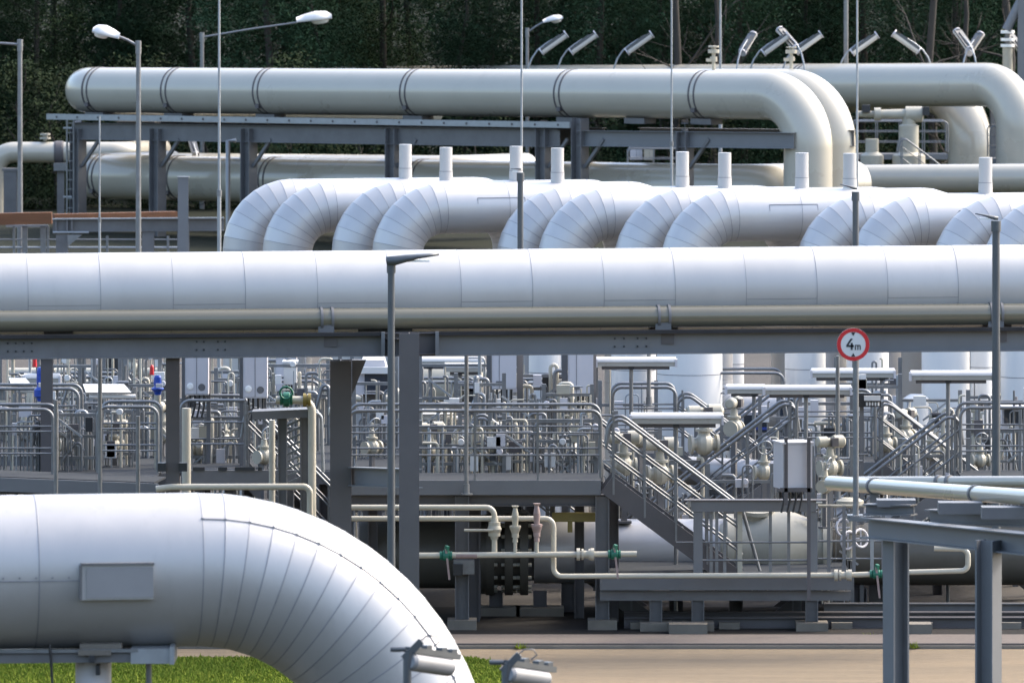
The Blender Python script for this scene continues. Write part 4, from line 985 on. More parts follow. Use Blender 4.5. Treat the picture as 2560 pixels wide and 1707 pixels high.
# back tan pipes on the left, behind the valves
for i,(u0,u1,v,Y,r,lab) in enumerate(((22,420,930,139,.075,'uppermost of the level cream pipes behind the left railings'),
     (20,235,944,138,.055,'thin level cream pipe behind the left reflector'),
     (120,330,957,137,.06,'middle level cream pipe behind the black board'),
     (100,440,985,134,.05,'grey level pipe behind the white reflector light'),
     (660,1000,978,131,.09,'thick level cream pipe between the two portal columns'),
     (690,985,995,130,.055,'thin level cream pipe below the thick one between the portal columns'),
     (1045,1240,935,131,.07,'level cream pipe under the topmost tube lamp'))):
    small_pipe(lab,[P(u0,v,Y),P(u1,v,Y),P(u1,v+80,Y)],r,.15,TANS if 'grey' not in lab else GALV)
# cream tank by the portal column
t=thing('cream_tank','short cream tank lying behind the portal column under tube lamps','tank',(PX(1100,127),127,0)); a=P(1042,960,127)
mb=MB(); mb.lathe(a,(1,0,0),[(-.1,.30),(0,.33),(.55,.33),(.62,.30)],32); obj('shell',mb,CREAM,t)
mb=MB(); mb.lathe(a+Vector((.60,0,0)),(1,0,0),[(0,.36),(.06,.36),(.06,.32),(.10,.32),(.10,.36),(.16,.36)],32); obj('flange_joint',mb,DGRAY,t)
mb=MB(); mb.lathe(a+Vector((.76,0,0)),(1,0,0),[(0,.31),(.25,.31),(.3,.2)],28); obj('end_cap',mb,CREAM,t)
for s in (.1,.5):
    mb=MB(); mb.box((a.x+s,127,(a.z-.3)/2),(.12,.4,a.z-.3)); obj('support_leg',mb,STEEL,t)

# valve with handwheel ----------------------------------------------------------
def valve_proto(kind):
    t=thing('hand_valve' if kind=='hand' else 'actuator_valve','x','valve')
    mb=MB(); mb.lathe((-.28,0,0),(1,0,0),[(0,.19),(.05,.19),(.05,.12),(.12,.13),(.18,.2),(.28,.23),(.38,.2),(.44,.13),(.51,.12),(.51,.19),(.56,.19)],18); obj('valve_body',mb,CREAM,t)
    mb=MB(); mb.lathe((0,0,.15),(0,0,1),[(0,.13),(.1,.11),(.1,.17),(.15,.17),(.15,.1),(.32,.08),(.32,.05),(.55,.04)],14); obj('bonnet',mb,CREAM,t)
    if kind=='hand':
        mb=MB(); c=Vector((0,-.12,.66)); mb.torus(c,(0,1,.35),.19,.02,20,6)
        for a in range(4): d=Vector((math.cos(a*1.571),0,math.sin(a*1.571))); mb.bar(c,c+d*.19,.02,.02)
        obj('handwheel',mb,GALVL,t)
    else:
        mb=MB(); mb.lathe((-.34,0,.62),(1,0,0),[(0,.10),(.03,.13),(.25,.13),(.25,.09),(.42,.09),(.42,.15),(.66,.15),(.72,.08)],16); obj('actuator',mb,CREAM,t)
        mb=MB(); mb.box((.05,-.14,.62),(.16,.12,.2)); obj('junction_box',mb,STEELD,t)
    mb=MB(); mb.bar((0,0,-1.2),(0,0,-.2),.12,.12); mb.box((0,0,-1.2),(.3,.3,.05)); obj('stand',mb,STEEL,t)
    return t
VP={'hand':valve_proto('hand'),'act':valve_proto('act')}; vused=set()
def valve(k,u,v,Y,rz,label,s=1.0):
    p=VP[k]; loc=P(u,v,Y)
    if k not in vused:
        vused.add(k); p.location=loc; p.rotation_euler=(0,0,rz); p.scale=(s,)*3; p['label']=label; o=p
    else: o=dup(p,loc,rz,label,None,s)
    o['group']='cream valves with handwheels' if k=='hand' else 'cream valves with actuators'
    return o
for k,u,v,Y,rz,s,lab in (
 ('act',1075,1120,116.6,.3,.9,'cream actuator valve on the front platform, beside the portal column'),
 ('hand',1135,1135,117.0,.8,.7,'small handwheel valve behind the slim pole on the front platform'),
 ('act',1265,1075,119.0,.2,.7,'cream actuator valve behind the front platform railing, below the hinged cabinet'),
 ('hand',1345,1090,118.6,1.0,.7,'handwheel valve behind the front railing, third along'),
 ('act',1560,1165,116.8,.1,1.1,'cream actuator valve under the long stair handrails, upper one'),
 ('act',1650,1185,117.2,.2,1.15,'cream actuator valve under the middle of the long stairs'),
 ('hand',1600,1100,119.0,.6,.8,'handwheel valve behind the stairs, below the lowest tube lamp'),
 ('act',1760,1110,118.5,.2,1.25,'large cream actuator valve right of the lowest tube lamp'),
 ('act',1835,1070,120.5,1.2,1.0,'cream actuator valve leaning beside the blue-striped display'),
 ('hand',1910,1180,117.5,.2,.9,'handwheel valve left of the large pale cabinet'),
 ('act',2075,1170,115.0,.4,1.0,'cream actuator valve between large cabinet and sign pole'),
 ('hand',2062,1215,114.6,1.2,.8,'handwheel valve right below the cream actuator at the cabinet'),
 ('hand',2215,1110,119.6,.3,.9,'handwheel valve behind the sign platform railing'),
 ('act',2265,1090,121.0,.9,.9,'cream actuator valve behind the crossing stair rails'),
 ('hand',2330,1130,120.0,.4,1.0,'handwheel valve where the two stair flights cross'),
 ('act',2440,1075,120.3,1.3,.9,'tall cream actuator valve just left of the right lamp pole'),
 ('hand',2450,1150,119.0,.3,.8,'handwheel valve low beside the right lamp pole'),
 ('act',405,985,120.0,1.3,1.0,'cream actuator valve with blue post, left of the dark portal post'),
 ('hand',290,1000,122.0,.4,.9,'handwheel valve under the white reflector light'),
 ('hand',330,920,131.0,.2,.8,'cream handwheel valve right of the black board'),
 ('hand',60,985,121.0,.9,.8,'handwheel valve left of the tall blue actuator'),
 ('hand',170,1090,118.6,.4,.8,'handwheel valve inside the left railings, by the slim pole'),
 ('act',285,1095,118.2,.2,.8,'cream actuator valve inside the rounded-corner railing'),
 ('hand',495,1060,118.0,.5,.7,'handwheel valve behind the railing under the left cabinets'),
 ('hand',660,1085,116.2,.8,.8,'brownish handwheel valve at the end of the short stairs'),
 ('act',850,1050,121.0,.2,.8,'cream actuator valve seen between the two portal columns'),
 ('hand',930,1090,118.0,.7,.8,'handwheel valve between the lamp pole and the dark column'),
 ('hand',560,1110,119.5,.2,.8,'handwheel valve low under the right one of two left cabinets'),
 ('hand',1430,1120,117.6,.4,.8,'handwheel valve at the right end of the front platform'),
 ('hand',1195,1150,116.5,.3,.7,'handwheel valve close to the front platform deck'),
 ):
    if u<1480: v=HZ+(HC-2.12-.30*s)*sc(Y) if Y<126 else v; s*=.66
    else: s*=.62
    valve(k,u,v,Y,rz,lab,s)

# blue actuators with red caps
def blue_actuator(label,u,v0,v1,Y,full=True):
    b=P(u,v1,Y); h=ZV(v0,Y)-b.z; t=thing('blue_actuator',label,'valve actuator',(b.x,Y,0),'blue valve actuators')
    mb=MB(); mb.tube([(b.x,Y,0),(b.x,Y,b.z)],.05,10); obj('post',mb,CREAM,t)
    mb=MB(); mb.lathe(b,(0,0,1),[(0,.04),(.05,.06),(.08,.095),(h*.34,.095),(h*.42,.055),(h*.5,.05),(h*.55,.06),(h*.9,.055),(h,.04)],16); obj('body',mb,BLUEP,t)
    mb=MB(); mb.box(b+Vector((.03,-.12,h*.5)),(.1,.06,.06)); obj('plate',mb,CAB,t)
    mb=MB(); mb.lathe(b+Vector((-.09,.1,h*1.0)),(0,0,1),[(0,.035),(.12,.03),(.15,.015)],10); obj('red_cap',mb,REDP,t)
blue_actuator('tall blue valve actuator with red cap at the left edge',101,918,1003,117.5)
blue_actuator('slim blue valve actuator left of the dark portal post',394,938,987,117.5)

# flat grey shelf with green valve
t=thing('pipe_shelf','dark grey steel shelf on two posts under the green-valved bend','shelf',(PX(700,113.9),113.9,0)); Ys=113.9
mb=MB(); mb.bar(P(632,1036,Ys),P(778,1030,Ys),.5,.12); obj('top',mb,STEEL,t)
for u in (706,762):
    x=PX(u,Ys); mb=MB(); mb.ibeam((x,Ys,0),(x,Ys,ZV(1040,Ys)),.12,.13,up=(1,0,0)); obj('post',mb,STEEL,t)
mb=MB()
for i in range(9): z0=ZV(1210-i*18,Ys); mb.bar(Vector((PX(715,Ys),Ys+.1,z0)),Vector((PX(754,Ys),Ys+.1,z0+.1)),.03,.03)
obj('lacing',mb,GALV,t)

# ------------------------------------------------------------------ BIG VALVE AND WHITE PIPES UNDER THE PLATFORM
Yv=116.6
t=thing('large_valve','large dark olive flanged valve under the front platform','valve',(PX(1200,Yv),Yv,0)); a=P(900,1385,Yv)
s=sc(Yv)
mb=MB(); mb.lathe(a,(1,0,0),[(0,.50),(1.75,.50),(1.75,.58),(1.95,.58)],40); obj('body',mb,DGRAY,t)
for u in (1215,1262,1300):
    mb=MB(); c=P(u,1385,Yv); mb.lathe(c,(1,0,0),[(0,.60),(.12,.60)],40); fl=obj('flange',mb,DGRAY,t)
    for i in range(8): an=math.pi*(.06+i/8)+math.pi; mb=MB(); mb.lathe(c+Vector((-.05,math.sin(an)*.54,math.cos(an)*.54)),(1,0,0),[(0,.03),(.22,.03)],6); obj('bolt',mb,CREAM,fl)
mb=MB(); mb.lathe(P(1218,1385,Yv),(1,0,0),[(0,.46),(.6,.46)],40); obj('neck',mb,DGRAY,t)
for u in (1240,1350):
    x=PX(u,Yv); mb=MB(); mb.ibeam((x,Yv,.12),(x,Yv,ZV(1475,Yv)),.2,.2,up=(1,0,0)); obj('support_leg',mb,STEELD,t)
    mb=MB(); mb.box((x,Yv,.06),(.7,.5,.13)); obj('footing',mb,CONC,t)
def clad_obj(name,mb,mats,parent): return obj(name,mb,mats,parent)
t=thing('insulated_pipe','white clad pipe low under the long stairs','pipe',(PX(1500,117),117,0),'low pipes behind the platforms')
mb=MB(); clad(mb,[P(1335,1378,117),P(1860,1375,117)],.47,1,1.0,8,40); obj('cladding',mb,[CLADB,SEAM],t)
for u in (1420,1690):
    x=PX(u,117); mb=MB(); mb.ibeam((x,117,0),(x,117,ZV(1440,117)),.2,.2,up=(1,0,0)); obj('support_leg',mb,STEELD,t)
t=thing('large_valve','large cream valve body behind the goalpost frame','valve',(PX(1950,116.6),116.6,0)); a=P(1800,1372,116.6)
mb=MB(); mb.lathe(a,(1,0,0),[(0,.36),(.1,.42),(.1,.52),(.2,.52),(.2,.44),(.45,.46),(.7,.58),(1.0,.58),(1.3,.46),(1.5,.44),(1.5,.52),(1.62,.52)],40); obj('body',mb,CREAM,t)
mb=MB(); mb.lathe(P(1895,1330,116.6),(0,-.2,1),[(0,.2),(.3,.2),(.3,.26),(.36,.26)],20); obj('bonnet',mb,CREAM,t)
for u in (1840,2020):
    x=PX(u,116.6); mb=MB(); mb.ibeam((x,116.6,0),(x,116.6,ZV(1435,116.6)),.2,.2,up=(1,0,0)); obj('support_leg',mb,STEELD,t)
t=thing('hand_valve','pale twin-lobed handwheel pair on the pipe right of the large cream valve','valve',(PX(2125,115.6),115.6,0))
for du,dv,ang in ((2108,1318,.5),(2120,1350,-.4),(2152,1345,.7)):
    c=P(du,dv,115.6); mb=MB(); mb.torus(c,(.8,-1,.3*ang),.13,.02,20,6); mb.bar(c-Vector((0,0,.12)),c+Vector((0,0,.12)),.02,.02); mb.bar(c-Vector((.1,0,0)),c+Vector((.1,0,0)),.02,.02); obj('handwheel',mb,CAB,t)
mb=MB(); mb.tube([P(2125,1290,115.7),P(2125,1400,115.7)],.05,10); mb.tube([P(2100,1330,115.7),P(2160,1330,115.7)],.035,8); obj('stem',mb,CREAM,t)
mb=MB(); mb.lathe(P(2125,1268,115.7),(0,0,1),[(0,.1),(.04,.2),(.1,.2),(.14,.12)],16); obj('cap',mb,CREAM,t)
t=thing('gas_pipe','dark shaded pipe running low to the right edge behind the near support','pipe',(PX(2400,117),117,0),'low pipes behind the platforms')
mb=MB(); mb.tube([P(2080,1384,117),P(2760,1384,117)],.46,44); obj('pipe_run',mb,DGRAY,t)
for u in (2150,2600):
    x=PX(u,117); mb=MB(); mb.ibeam((x,117,0),(x,117,ZV(1470,117)),.2,.2,up=(1,0,0)); obj('support_leg',mb,STEELD,t)
t=thing('pipe_sleeper','long low steel sleeper beams on the ground under the walkway','beam',(PX(1900,115.2),115.2,0))
for (v,Y,m) in ((1542,115.2,STEELD),(1555,114.6,STEELD),(1520,116,STEEL)):
    if Y==116: a=P(2060,v,Y); b=P(2700,v,Y)
    else: a=P(1560,v,Y); b=P(2700,v,Y)
    mb=MB(); mb.ibeam(a,b,.16,.16); obj('beam',mb,m,t)
for u in (1600,1820,2100,2300,2520):
    x=PX(u,115.1); mb=MB(); mb.box((x,115.1,.05),(.3,1.4,.1)); obj('footing',mb,CONC,t)
t=thing('plate_bracket','yellow angle bracket under the right end of the front platform','bracket',(PX(1440,115.0),115.0,1.4)); 
mb=MB(); mb.bar(P(1380,1292,115.0),P(1490,1292,115.0),.1,.13); mb.bar(P(1425,1300,114.95),P(1425,1330,114.95),.07,.05); obj('angle',mb,YELP,t)
mb=MB(); mb.bar(P(1380,1292,115.1),P(1380,1230,115.1),.06,.06); obj('hanger',mb,STEELD,t)
# footing blocks and kerb stones along the pad front
for i,(u,lab) in enumerate(((1720,'concrete footing block under the foot of the long stairs'),(2280,'concrete footing block behind the near steel support'))):
    mb=MB(); mb.box((PX(u,113.9),113.9,.07),(.55,.4,.15)); single('footing_block',mb,CONC,lab,'footing',origin=(PX(u,113.9),113.9,0))

# ------------------------------------------------------------------ WHITE PIPE LOOPS (U bends)
U_Y0=139.0; U_DY=.92; rU=.432; yawU=R_(15)
def u_proto():
    t=thing('pipe_loop','x','pipe'); d=Vector((math.cos(yawU),math.sin(yawU),0)); zt=5.12
    Lc=4.9
    mb=MB(); clad(mb,[Vector((0,0,-.3)),Vector((0,0,zt)),d*Lc+Vector((0,0,zt)),d*Lc+Vector((0,0,-.3))],rU,.80,1.05,8,44,strip=None)
    # service hatch outline on the straight
    n=Vector((math.sin(yawU),-math.cos(yawU),0))
    obj('cladding',mb,[CLADB,SEAM],t)
    mb=MB(); c=d*1.75+Vector((0,0,zt+.19))+n*(rU*.905)
    mb.bar(c-d*.42,c+d*.42,.012,.012); 
    for s in (-.42,.42): mb.bar(c+d*s,c+d*s-Vector((0,0,.10))+n*.03,.012,.012)
    obj('hatch_seam',mb,SEAM,t)
    mb=MB(); c=d*2.86+Vector((0,0,zt+rU-.05)); mb.lathe(c,(0,0,1),[(0,.118),(.22,.118)],24); sb=obj('vent_stub',mb,CLADB,t)
    mb=MB(); mb.lathe(c+Vector((0,0,.22)),(0,0,1),[(0,.112),(.42,.112)],24); mb.lathe(c+Vector((0,0,.215)),(0,0,1),[(0,.121),(.012,.121)],24,mi=1); obj('vent_cap',mb,[CLADB,SEAM],sb)
    return t
UP=None
U_L=[(557,449,'rearmost of the leftmost pair of white bends'),(656,457,'front one of the leftmost pair of white bends'),(829,455,'rear one of the second pair from left'),(930,460,'front one of the second pair from left, hatch seam clear'),
     (1241,470,'rear one of the bend pair behind the small dark lamp'),(1344,473,'front one of the bend pair right of the small dark lamp'),(1535,474,'rear one of the pair below the twin cream bends'),(1652,476,'front one of the pair below the twin cream bends'),
     (1990,487,'rear one, left of the second small dark lamp'),(2122,490,'front one, right of the second small dark lamp'),(2329,490,'rear one of the last pair, behind the blade lamp'),(2454,492,'front one of the last pair, at the right edge')]
for i,(ul,vt,lab) in enumerate(U_L):
    Y=U_Y0-U_DY*i; s=sc(Y); u=ul+rU*s; ztop=ZV(vt,Y); dz=ztop-(5.12+rU)
    lab='white pipe loop, '+lab
    if UP is None: UP=u_proto(); UP.location=(PX(u,Y),Y,dz); UP['label']=lab; UP['group']='white pipe loops with vent stubs'
    else: dup(UP,(PX(u,Y),Y,dz),0,lab,'white pipe loops with vent stubs')
# brighter doubles of the loop legs, light painted into their cladding colour
LEG_LIT=mat('lit_leg_cladding',(.66,.66,.65),.42,.05,.03,1.0,island=.04,stain=.12,stain_col=(.45,.44,.42),stretch=(2,2,.5))
for u0,u1,Y,zt,lab in ((1322,1402,126.5,4.3,'brighter loop leg double between the hinged cabinets'),(1528,1640,127.2,4.35,'brighter loop leg double behind the uppermost tube lamp'),(1642,1806,126.2,4.4,'thickest brighter loop leg double, behind the black hooded display'),
    (1808,1860,128.6,4.3,'slim brighter loop leg double right of the thickest one'),(1962,2064,127.4,4.35,'brighter loop leg double behind the crossed tube lamp'),(2116,2222,127.0,4.35,'brighter loop leg double directly behind the sign pole'),
    (2304,2424,125.6,4.4,'brighter loop leg double behind the tube lamp by the right lamp pole'),(2426,2482,127.8,4.3,'slim brighter loop leg double left of the right lamp pole'),(2502,2610,125.4,4.4,'brighter loop leg double cut by the right edge')):
    r=(u1-u0)/2/sc(Y); x=PX((u0+u1)/2,Y); t=thing('lit_leg_double',lab,'pipe',(x,Y,0),'brighter loop leg doubles under the main pipe')
    mb=MB(); z=0.0
    while z<zt-.01:
        z2=min(zt,z+.98); mb.lathe((x,Y,z),(0,0,1),[(0,r),(z2-z,r)],36); mb.lathe((x,Y,z2-.012),(0,0,1),[(0,r+.003),(.012,r+.003)],36,mi=1); z=z2
    mb.lathe((x,Y,zt),(0,0,1),[(0,r),(r*.35,r*.85),(r*.55,r*.45),(r*.6,.02)],36); obj('cladding',mb,[LEG_LIT,SEAM],t)
    mb=MB(); mb.lathe((x,Y,0),(0,0,1),[(0,r+.12),(.08,r+.12)],28); obj('plinth',mb,CONC,t)
# low white pipes seen through the gaps
def white_pipe(label,pts,r,Rb,g=8): 
    pts=[Vector(p) for p in pts]; t=thing('insulated_pipe',label,'pipe',(pts[0].x,pts[0].y,0),'low white clad pipes'); mb=MB(); clad(mb,pts,r,Rb,1.0,g,36); obj('cladding',mb,[CLADB,SEAM],t)
    for f in (.3,.8):
        p=pts[-2].lerp(pts[-1],f)
        if p.z-r>.15: mb=MB(); mb.box((p.x,p.y,(p.z-r)/2+.02),(.2,.3,p.z-r)); obj('support_leg',mb,STEEL,t)
    return t
white_pipe('white pipe curving from upright to level behind the display box',[P(1790,880,128),P(1790,1022,128),P(1990,1040,127.4)],.27,.5)
white_pipe('low white pipe glimpsed under the stairs left of the large cabinet',[P(1700,1175,122),P(1960,1188,121.5)],.22,.5)
white_pipe('low white pipe behind the railing bars right of the goalpost frame',[P(2030,1300,118.5),P(2230,1300,118.5)],.24,.5)
t=thing('white_panel','white upright tank behind the railing right of the sign','tank',(PX(2285,125),125,0)); x=PX(2290,125)
mb=MB(); mb.lathe((x,125,.1),(0,0,1),[(0,.2),(ZV(995,125)-.1,.2),(ZV(985,125)-.1,.1)],24); obj('shell',mb,WHITE,t)
mb=MB(); mb.lathe((x,125,0),(0,0,1),[(0,.26),(.1,.26)],20); obj('plinth',mb,CONC,t)

# ------------------------------------------------------------------ MAIN WHITE PIPE ON THE PORTAL
rM=.578
mL=P(-420,741,111.1-1.0); mR=P(3000,713,112.2+.6)
mL=P(-300,637+rM*sc(109.9),109.9); mR=P(2900,609+rM*sc(112.4),112.4)
dM=(mR-mL).normalized(); nM=Vector((-dM.y,dM.x,0)).normalized()
t=thing('insulated_pipe','big straight white clad pipe crossing the whole picture on the portal','pipe',(0,111,0))
mb=MB(); L=(mR-mL).length
clad(mb,[mL,mR],rM,1,.99,8,72,strip=None)
# lengthwise laps on alternate sheets, low on the camera side
k=round(L/.99)
for i in range(k):
    if i%2==0:
        a=mL+dM*(L*i/k); b=mL+dM*(L*(i+1)/k); q=(-nM*math.cos(R_(14))+Vector((0,0,-1))*0+Vector((0,0,math.sin(R_(14)))))
        q=(-nM*math.cos(R_(-12))+Vector((0,0,math.sin(R_(-12))))).normalized()*1
        mb.bar(a+q*(rM+.000),b+q*(rM+.000),.006,.006,up=q,mi=1)
obj('cladding',mb,[CLADM,SEAM],t)
# slimmer cream pipe in front below
def onM(u,off,v):
    k=(u-1280)/F; o=mL+nM*off; tt=(k*o.y-o.x)/(dM.x-k*dM.y); p=o+dM*tt; return P(u,v,p.y)
def vT(u): return 776-18*u/2560.0
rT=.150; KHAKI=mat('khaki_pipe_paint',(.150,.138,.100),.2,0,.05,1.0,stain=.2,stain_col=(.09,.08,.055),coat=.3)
a=onM(-300,-.62,vT(-300)+rT*180); b=onM(2900,-.62,vT(2900)+rT*177)
t=thing('gas_pipe','slim cream pipe along the lower front of the big white pipe','pipe',(0,110.4,0))
mb=MB(); mb.tube([a,b],rT,40); obj('pipe_run',mb,KHAKI,t)
dT=(b-a).normalized()
for u in (816,1658,2489):
    p=onM(u,-.62,vT(u)+rT*179)
    mb=MB()
    for s in (-.075,.075):
        mb.lathe(p+dT*(s-.018),dT,[(0,rT+.004),(0,rT+.02),(.036,rT+.02),(.036,rT+.004)],32)
    mb.box(p+Vector((0,.02,-.155)),(.22,.30,.15)); mb.box(p+Vector((.06,.0,-.30)),(.18,.24,.16),mi=1)
    obj('pipe_clamp',mb,[STEEL,STEELD],t)
# portal beams
t=thing('pipe_portal','grey steel portal of beams and columns carrying the big white pipe','pipe portal',(PX(1022,109.6),109.6,0))
def vB(u): return 838-(u)*20/2560.0
FLANGE_SHADE=mat('painted_flange_shade',(.028,.028,.03),.7,0,.3,2,spec=.2)
def beam(u0,u1,off,hgt,m):
    a=onM(u0,off,vB(u0)+hgt*90); b=onM(u1,off,vB(u1)+hgt*90); mb=MB(); mb.ibeam(a,b,.2,hgt,.018,.012); return obj('main_beam',mb,m,t),a,b
o,a,b=beam(-300,958,-.72,.33,STEEL)
o,a,b=beam(1092,2900,-.72,.33,STEELB)
beam(958,1092,-.70,.31,STEELD)
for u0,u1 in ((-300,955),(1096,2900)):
    a=onM(u0,-.80,vB(u0)+4); b=onM(u1,-.80,vB(u1)+4); mb=MB(); mb.bar(a,b,.14,.05); obj('flange_shade_bar',mb,FLANGE_SHADE,t)  # dark bar standing in for the shadow at the beam's top flange
beam(-300,2900,.55,.33,STEELD)
for u,off in ((958,-.8),(1093,-.8)):
    p=onM(u,off,vB(u)+29); mb=MB(); mb.bar(p-Vector((0,0,.165)),p+Vector((0,0,.165)),.05,.18); obj('end_plate',mb,STEELB,t)
for us in ((20,40,60,80),(492,510,545,563),(1537,1560,1594,1616),(2700,2720,2750,2770)):
    mb=MB()
    for u in us:
        for dv in (20,40):
            p=onM(u,-.72,vB(u)+dv); mb.lathe(p+Vector((0,-.028,0)),(0,1,0),[(0,.014),(.024,.014)],8)
    obj('bolt_group',mb,BLACK,t)
# columns
def col(u,Y,vt,w,d,m,name='column'):
    x=PX(u,Y); mb=MB(); mb.ibeam((x,Y,0),(x,Y,ZV(vt,Y)),w,d,.02,.013,up=(0,1,0)); mb.box((x,Y,.02),(w+.2,d+.2,.04)); return obj(name,mb,m,t)
col(1023,109.35,832,.275,.28,STEELD)
col(852,112.6,900,.30,.30,STEELD)
# haunch on the rear column
p=P(880,905,112.45); mb=MB(); mb.add([(p.x,112.5,ZV(900,112.5)),(p.x+.2,112.5,ZV(900,112.5)),(p.x+.03,112.5,ZV(975,112.5)),(p.x,112.5,ZV(985,112.5)),(p.x,112.7,ZV(900,112.5)),(p.x+.2,112.7,ZV(900,112.5)),(p.x+.03,112.7,ZV(975,112.5)),(p.x,112.7,ZV(985,112.5))],[(3,2,1,0),(4,5,6,7),(0,1,5,4),(1,2,6,5),(2,3,7,6),(3,0,4,7)]); obj('haunch',mb,STEELD,t)
a=P(880,1190,112.6); b=P(1040,1196,110.0); mb=MB(); mb.ibeam(a,b,.2,.27); obj('tie_beam',mb,STEELB,t)
a=P(850,868,112.6); b=P(1010,868,109.6); mb=MB(); mb.ibeam(a,b,.2,.25); obj('cross_head',mb,STEELD,t)
p=onM(985,-.3,828); mb=MB(); mb.box(p+Vector((-.12,0,0)),(.75,.4,.12)); obj('pipe_saddle',mb,STEELD,t)
for u in (1658,2489,150):
    p=onM(u,0,vB(u)-4); mb=MB(); mb.box(p,(.4,.8,.10)); obj('pipe_saddle',mb,STEELD,t)
# portal posts on the left
for u,Y,w,vb,lab in ((432,113.2,.19,1172,'dark portal post with black foot box left of the two cabinets'),(117,116.8,.17,1240,'narrow dark portal post beside the tall blue actuator')):
    x=PX(u,Y); tt=thing('portal_post',lab,'post',(x,Y,0)); mb=MB(); mb.ibeam((x,Y,0),(x,Y,ZV(896,Y)),w,w,.014,.01,up=(0,1,0)); obj('column',mb,STEELD,tt)
    mb=MB(); mb.box((x,Y,ZV(890,Y)),(w+.1,w+.1,.04)); obj('cap_plate',mb,STEEL,tt)
    if u==432:
        for s in (-.15,.15): mb=MB(); mb.box((x+s,Y-.12,ZV(1165,Y)),(.12,.14,.12)); obj('foot_box',mb,BLACK,tt)

# ------------------------------------------------------------------ LEFT MID FRAME AND TIMBER
t=thing('beam_support','grey beam frame with gusset below the timber at the left','frame',(PX(350,200),200,0)); Yg=200
a=P(132,564,Yg); b=P(560,561,Yg); mb=MB(); mb.ibeam(a,b,.2,.32); obj('top_beam',mb,STEEL,t)
mb=MB(); mb.bar(a+Vector((0,-.1,.17)),b+Vector((0,-.1,.17)),.12,.03); obj('top_flange',mb,GALVL,t)
for u in (140,168,180,455):
    mb=MB(); x=PX(u,Yg); mb.bar((x,Yg-.05,ZV(580 if u==180 else 578,Yg)),(x,Yg-.05,ZV(550,Yg)),.04,.1); obj('stiffener',mb,STEEL,t)
for u in (155,370,458):
    x=PX(u,Yg); mb=MB(); mb.ibeam((x,Yg+.1,0),(x,Yg+.1,ZV(578,Yg)),.3,.3,up=(0,1,0)); obj('post',mb,STEEL,t)
mb=MB(); mb.tube([P(132,581,Yg-.1),P(222,581,Yg-.1)],.03,8); obj('rail',mb,GALVL,t)
mb=MB(); q=[P(168,587,Yg-.2),P(205,587,Yg-.2),P(170,616,Yg-.2)]; mb.add(q+[v+Vector((0,.03,0)) for v in q],[(0,2,1),(3,4,5),(0,1,4,3),(1,2,5,4),(2,0,3,5)]); obj('gusset',mb,GALV,t)
t=thing('railing','grey railing bars behind the left frame, above the big white pipe','railing',(PX(300,204),204,0))
for v in (599,619):
    mb=MB(); mb.tube([P(-20,v,204),P(460,v,204)],.03 if v==619 else .02,8); obj('rail',mb,GALVL if v==619 else GALV,t)
for u in (35,62,108,120,268,345,420):
    mb=MB(); x=PX(u,204); mb.bar((x,204,0),(x,204,ZV(566 if u<130 else 590,204)),.06 if u not in(62,108) else .14,.06); obj('post',mb,GALV,t)
mb=MB(); mb.bar(P(15,565,204),P(120,565,204),.06,.06); obj('top_rail',mb,GALVL,t)
mb=MB(); mb.bar(P(-60,549,203),P(130,545,203),.25,.30); mb.bar(P(133,545,203.3),P(440,538,204.5),.25,.20); single('timber_beam',mb,WOOD,'brown timber plank laid level before the rack columns at the left','timber',origin=tuple(P(150,545,203)))
t=thing('steel_post','short blue-grey post standing in front of the low cream pipe','post',(PX(458,199),199,0)); x=PX(458,199)
mb=MB(); mb.ibeam((x,199,0),(x,199,ZV(444,199)),.26,.26,up=(0,1,0)); obj('column',mb,STEELB,t)
mb=MB(); mb.box((x,199,ZV(443,199)),(.3,.3,.03)); obj('cap',mb,GALV,t)
for u,lab in ((22,'grey column at the far left under the slim cream bend'),(35,'second grey column at the far left under the slim cream bend')):
    pass
t=thing('steel_post','grey column at the far left under the slim cream bend','post',(PX(26,244),244,0)); x=PX(26,244)
mb=MB(); mb.ibeam((x,244,0),(x,244,ZV(428,244)),.4,.35,up=(0,1,0)); obj('column',mb,STEEL,t)
mb=MB(); mb.box((x,244,ZV(424,244)),(.5,.4,.08)); obj('head_plate',mb,STEEL,t)
t=thing('steel_post','thin pipe post between the second rack column and white bend','post',(PX(570,206),206,0)); x=PX(570,206)
mb=MB(); mb.tube([(x,206,0),(x,206,ZV(352,206)),(PX(590,206),206,ZV(352,206))],.06,8); obj('pipe',mb,GALV,t)
mb=MB(); mb.box((x,206,.03),(.4,.4,.06)); obj('foot',mb,GALV,t)

# ------------------------------------------------------------------ BACK RIGHT SKID (under pipe C)
t=thing('actuator_valve','big cream piston valve lying below the longest cream pipe','valve',(PX(2255,240),240,0)); Yq=240
mb=MB(); mb.lathe(P(2140,286,Yq),(1,0,0),[(0,.10),(.55,.10),(.55,.2),(.75,.2),(.75,.14),(1.5,.16),(1.5,.24),(2.0,.24),(2.05,.12)],18); obj('piston',mb,CREAM,t)
mb=MB(); mb.lathe(P(2272,430,Yq),(0,0,1),[(0,.5),(.5,.5),(.6,.3),(1.4,.3),(1.45,.2),(1.7,.2)],20); obj('valve_body',mb,CREAM,t)
mb=MB(); mb.lathe(P(2180,430,Yq),(0,0,1),[(0,.35),(.5,.35),(.6,.2),(1.0,.2)],16); obj('side_valve',mb,CREAM,t)
mb=MB(); mb.box(P(2165,272,Yq-.2),(.25,.3,.22)); mb.box(P(2315,278,Yq-.2),(.2,.3,.25)); obj('junction_box',mb,BLACK,t)
mb=MB(); x=PX(2272,Yq); mb.bar((x,Yq,0),(x,Yq,ZV(430,Yq)),.5,.5); obj('pedestal',mb,STEEL,t)
